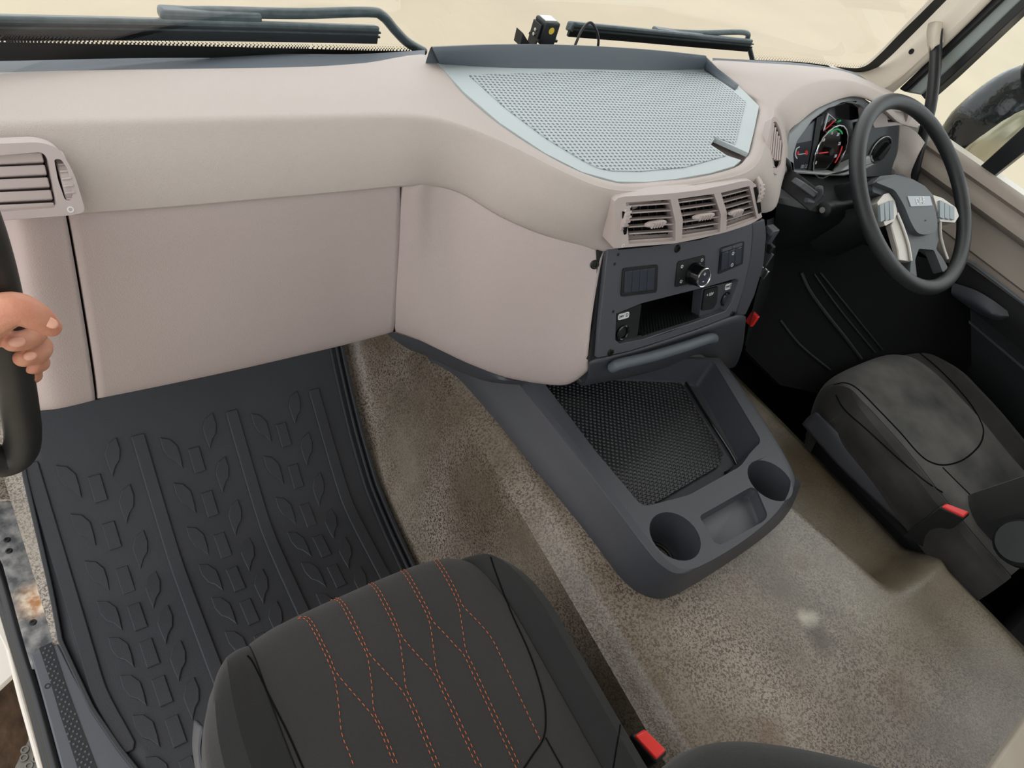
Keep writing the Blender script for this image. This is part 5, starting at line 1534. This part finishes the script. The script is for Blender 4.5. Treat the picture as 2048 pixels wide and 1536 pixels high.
# grab handle on the driver pillar
gh = thing('grab_handle', 'black grab handle tube on the driver side pillar', 'grab handle', A(1838, 330, x=.99))
hp_ = [A(1874, 60, x=.985), A(1872, 92, x=.975), A(1869, 150, x=.965), A(1861, 212, x=.96), A(1850, 258, x=.96), A(1838, 300, x=.965), A(1826, 352, x=.975), A(1815, 400, x=.99)]
obj('handle_tube', *tube(smooth_line(hp_, 6), 0.0135, 14), M_SEAL, gh)
V, F, _, _ = loft([[A(1856, 46, x=.985), A(1872, 42, x=.97), A(1886, 44, x=.985)], [A(1853, 70, x=.985), A(1868, 70, x=.955), A(1886, 66, x=.985)], [A(1858, 108, x=.985), A(1866, 96, x=.95), A(1888, 84, x=.985)]], 5, 4)
solid(obj('handle_cap', V, F, M_BEIGE, gh), 0.004)

# outside mirror beyond the driver window
M_MIR = mat('wet_black_mirror_housing', rgb(22, 25, 28), 0.18, spec=0.6, bump=(60, 0.0015))
mir = thing('door_mirror', 'wet black outside mirror beyond the driver window', 'mirror', A(1990, 260, x=1.42))
def ell(c, ax, rr, n=24, m=14, p=2.6):
    V = []
    for i in range(m + 1):
        th = math.pi * i / m
        for k in range(n):
            ph_ = 2 * math.pi * k / n
            x, y, z = math.sin(th) * math.cos(ph_), math.sin(th) * math.sin(ph_), math.cos(th)
            q = (abs(x) ** p + abs(y) ** p + abs(z) ** p) ** (-1 / p)
            V.append(Vector(c) + ax[0] * x * q * rr[0] + ax[1] * y * q * rr[1] + ax[2] * z * q * rr[2])
    return V, grid_faces(m + 1, n, True)
P0, P1 = A(1900, 300, x=1.38), A(2100, 150, x=1.42)
axm = (P1 - P0).normalized(); bxm = (Vector((1, 0, 0)) - axm * axm.x).normalized(); cxm = axm.cross(bxm)
V, F = ell(P0.lerp(P1, .5), (axm, bxm, cxm), ((P1 - P0).length * .52, 0.10, 0.085))
obj('mirror_housing', V, F, M_MIR, mir)
M_MREFL = mat('painted_reflection', rgb(176, 170, 148), 0.25, metal=0.4)  # bright ground reflected on the housing, put in as a cream shape
V, F = ell(P0.lerp(P1, .55) + cxm * 0.0 - Vector((.03, .06, .045)), (axm, bxm, cxm), ((P1 - P0).length * .42, 0.07, 0.055))
obj('mirror_reflection', V, F, M_MREFL, mir)
obj('mirror_arm', *tube([A(2040, 175, x=1.42), A(2075, 110, x=1.3), A(2110, 60, x=1.15)], 0.02, 10), M_SEAL, mir)

# ------------------------------------------------------------------ wipers outside the glass
M_WIP = mat('wet_black_wiper', rgb(62, 74, 78), 0.35, spec=0.5, var=(60, rgb(96, 108, 112), 0.8))
def wiper(label, blade, arm, hgt, rad):
    e = thing('windscreen_wiper', label, 'wiper', on_glass(*blade[0], 0.04))
    P = smooth_line([on_glass(*q, 0.035) for q in blade], 8)
    V, F = strip(P, Vector((0, 0.010, -0.003)), Vector((0, 0.0, hgt)))
    bevel(obj('blade', V, F, M_WIP, e), 0.004)
    for k in (0.25, 0.62):
        V, F = strip([p + Vector((0, -0.012, hgt * k)) for p in P], Vector((0, 0.002, 0)), Vector((0, 0, 0.0025)))
        obj('blade_rib', V, F, M_SEAL, e)
    V, F = strip([p + Vector((0, -0.004, -0.008)) for p in P], Vector((0, 0.003, 0)), Vector((0, 0, 0.010)))
    obj('rubber_lip', V, F, M_SEAL, e)
    P = smooth_line([on_glass(*q, 0.05) for q in arm], 6)
    obj('arm', *tube(P, rad, 10), M_WIP, e)
    return e
w1 = wiper('long wet black wiper lying across the left half of the windscreen', [(-120, 58), (0, 62), (250, 64), (500, 68), (752, 74)], [(322, 26), (430, 24), (600, 27), (735, 24), (765, 32), (790, 60), (815, 85), (848, 104)], 0.019, 0.008)
w2 = wiper('wet black wiper lying on the windscreen right of the small camera', [(1135, 62), (1250, 72), (1380, 84), (1494, 94)], [(1312, 62), (1400, 66), (1488, 65), (1495, 80), (1500, 100), (1506, 124)], 0.019, 0.006)
P = [on_glass(*q, 0.045) for q in [(318, 38), (420, 42), (520, 44)]]
V, F = strip(P, Vector((0, 0.012, 0)), Vector((0, 0, 0.016)))
bevel(obj('blade_clip', V, F, M_WIP, w1), 0.005)
P = [on_glass(*q, 0.045) for q in [(1306, 66), (1350, 72), (1400, 76)]]
V, F = strip(P, Vector((0, 0.010, 0)), Vector((0, 0, 0.012)))
bevel(obj('blade_clip', V, F, M_WIP, w2), 0.004)

# ------------------------------------------------------------------ small camera on the rear lip of the dash table
a = A(1092, 46, y=.985); b = A(1122, 47, y=.985); c = A(1107, 94, y=.985)
cw_ = b.x - a.x; top_z = a.z
dc = thing('dash_camera', 'small black square camera with yellow sticker on the back of the dash table', 'camera', Vector(((a.x + b.x) / 2, 1.0, 0.97)))
V, F = box(((a.x + b.x) / 2, 1.0, top_z - 0.019), cw_, 0.032, 0.038)
bevel(obj('camera_body', V, F, M_BLACK, dc), 0.003)
V, F = box(((a.x + b.x) / 2, 1.002, top_z + 0.0006), cw_ * 0.72, 0.020, 0.0012)
obj('white_label', V, F, M_WHITE, dc)
fp_ = Plane((0, 0.984, 0), (0, -1, 0))
V, F = lathe(fp_.px(1103, 62), Vector((0, -1, 0)), [(0.0058, 0), (0.0058, 0.0006), (0, 0.0006)], 20)
obj('yellow_sticker', V, F, mat('yellow_sticker', rgb(222, 190, 60), .5), dc)
V, F = box(((a.x - 0.003), 1.002, top_z - 0.034), 0.003, 0.024, 0.055)
bevel(obj('bracket', V, F, M_BLACK, dc), 0.001)
V, F = box(((a.x + b.x) / 2, 1.0, 0.972), cw_ * 1.3, 0.03, 0.004)
obj('bracket_foot', V, F, M_BLACK, dc)
for dz in (0.018, 0.026):
    V, F = lathe(Vector((a.x - 0.0045, 0.998 + dz * .1, top_z - dz)), Vector((-1, 0, 0)), [(0.0032, 0), (0.0028, 0.0025), (0, 0.003)], 12)
    obj('bracket_bolt', V, F, M_CHROME, dc)
br = [A(1040, 92, y=.985), A(1046, 66, y=.985), A(1062, 92, y=.985)]
V, F = prism(br, Vector((0, -1, 0)), -0.02, 0.0)
obj('bracket_ear', V, F, M_BLACK, dc)
cb = obj('camera_cable', *tube(smooth_line([A(1146, 102, y=.975), A(1152, 86, y=.98), A(1164, 60, y=.985), A(1180, 45, y=.99), A(1192, 58, y=.985), A(1197, 80, y=.98), A(1194, 104, y=.975)], 6), 0.0024, 8), M_SEAL)
tag(cb, 'thin black cable loop rising behind the dash table', 'cable')

# ------------------------------------------------------------------ passenger grab handle and the hand on it
HY = 0.60
lh = thing('grab_handle', 'thick black grab handle loop on the passenger door pillar held by a hand', 'grab handle', A(-40, 925, y=HY))
hpts = [(-70, 380), (-35, 470), (-8, 560), (12, 650), (26, 740), (40, 820), (46, 870), (38, 905), (8, 922), (-30, 912), (-70, 880)]
M_HND = mat('worn_black_handle', rgb(30, 32, 32), 0.5, spec=0.45, var=(18, rgb(58, 52, 46), 0.7))
HP = smooth_line([A(*q, y=HY) for q in hpts], 6)
obj('handle_tube', *tube(HP, 0.0175, 16), M_HND, lh)
M_SKIN = mat('skin', rgb(206, 150, 122), 0.5, spec=0.4, bump=(500, 0.0004), var=(45, rgb(192, 122, 98), 0.8))
b_ = M_SKIN.node_tree.nodes['Principled BSDF']
b_.inputs['Subsurface Weight'].default_value = 0.15
b_.inputs['Subsurface Radius'].default_value = (0.01, 0.004, 0.002)
def Hp(px, py, y): return A(px, py, y=y)
def chain(pts, rad, k=5, sides=14):
    P = smooth_line(pts, k)
    R_ = smooth_line([Vector((r, 0, 0)) for r in rad], k)
    # rounded ends
    P0, P1 = P[0], P[-1]
    d0 = (P[0] - P[1]).normalized(); d1 = (P[-1] - P[-2]).normalized()
    r0, r1 = R_[0].x, R_[-1].x
    pre = [(P0 + d0 * r0 * s, r0 * math.sqrt(max(0, 1 - s * s))) for s in (0.97, 0.8, 0.5)]
    post = [(P1 + d1 * r1 * s, r1 * math.sqrt(max(0, 1 - s * s))) for s in (0.5, 0.8, 0.97)]
    path = [p for p, r in pre] + P + [p for p, r in post]
    rr = [r for p, r in pre] + [v.x for v in R_] + [r for p, r in post]
    return tube(path, rr, sides)
fingers = [
 # thumb
 ([Hp(-70, 660, .56), Hp(-20, 635, .565), Hp(30, 618, .562), Hp(70, 632, .560), Hp(101, 653, .560)], [.020, .0185, .0150, .0128, .0095]),
 # index
 ([Hp(-30, 615, .625), Hp(40, 618, .640), Hp(72, 640, .625), Hp(66, 672, .592), Hp(26, 684, .574)], [.0125, .0118, .0112, .0105, .0092]),
 # middle
 ([Hp(-35, 655, .625), Hp(40, 668, .645), Hp(80, 690, .625), Hp(76, 706, .598), Hp(46, 716, .580)], [.0120, .0115, .0108, .0102, .0088]),
 # ring
 ([Hp(-35, 690, .625), Hp(40, 705, .645), Hp(76, 722, .628), Hp(78, 728, .605), Hp(64, 733, .590)], [.0112, .0108, .0098, .0086, .0078]),
 # little
 ([Hp(-35, 722, .622), Hp(36, 738, .640), Hp(64, 748, .625), Hp(68, 752, .608), Hp(60, 754, .598)], [.0098, .0092, .0082, .0074, .0066]),
 # palm and wrist
 ([Hp(-30, 610, .615), Hp(-50, 665, .610), Hp(-45, 725, .612)], [.017, .022, .017]),
 ([Hp(-40, 650, .590), Hp(-90, 690, .585), Hp(-150, 730, .575)], [.024, .027, .028]),
 ([Hp(-60, 640, .600), Hp(-120, 700, .590), Hp(-260, 790, .565), Hp(-420, 880, .53)], [.024, .029, .034, .040]),
]
V, F = join(*[chain(*f) for f in fingers])
pn = obj('person', V, F, M_SKIN)
tag(pn, 'bare left hand of a person gripping the black passenger grab handle', 'person')
rm = pn.modifiers.new('remesh', 'REMESH'); rm.mode = 'VOXEL'; rm.voxel_size = 0.0014; rm.use_smooth_shade = True
sm = pn.modifiers.new('smooth', 'SMOOTH'); sm.factor = 0.5; sm.iterations = 4
parent_ready(pn)
M_NAIL = mat('fingernail', rgb(214, 160, 136), 0.35)
for c_, y_, rr, tilt in (((100, 645), .551, (.0068, .0046), -0.5), ((34, 684), .5655, (.0066, .0046), 0.1), ((60, 712), .5735, (.0055, .0042), 0.2)):
    p = A(*c_, y=y_)
    tow = (CAM - p).normalized()
    u = (RGT * math.cos(tilt) - DWN * math.sin(tilt)); u = (u - tow * u.dot(tow)).normalized(); v = tow.cross(u)
    V, F = ell(p, (u, v, tow), (rr[0], rr[1], 0.0022), 16, 8, 2.2)
    obj('fingernail', V, F, M_NAIL, pn)
# unseen rear pane, added so that daylight reaches the dash from behind
V, F = strip([Vector((-0.79, -0.68, 1.11)), Vector((0.79, -0.68, 1.11))], Vector((0, 0.002, 0)), Vector((0, 0, 0.70)))
tag(obj('added_rear_window', V, F, bpy.data.materials['side_glass'], smooth=False), 'unseen rear window added to let light in from behind', 'window', kind='structure')
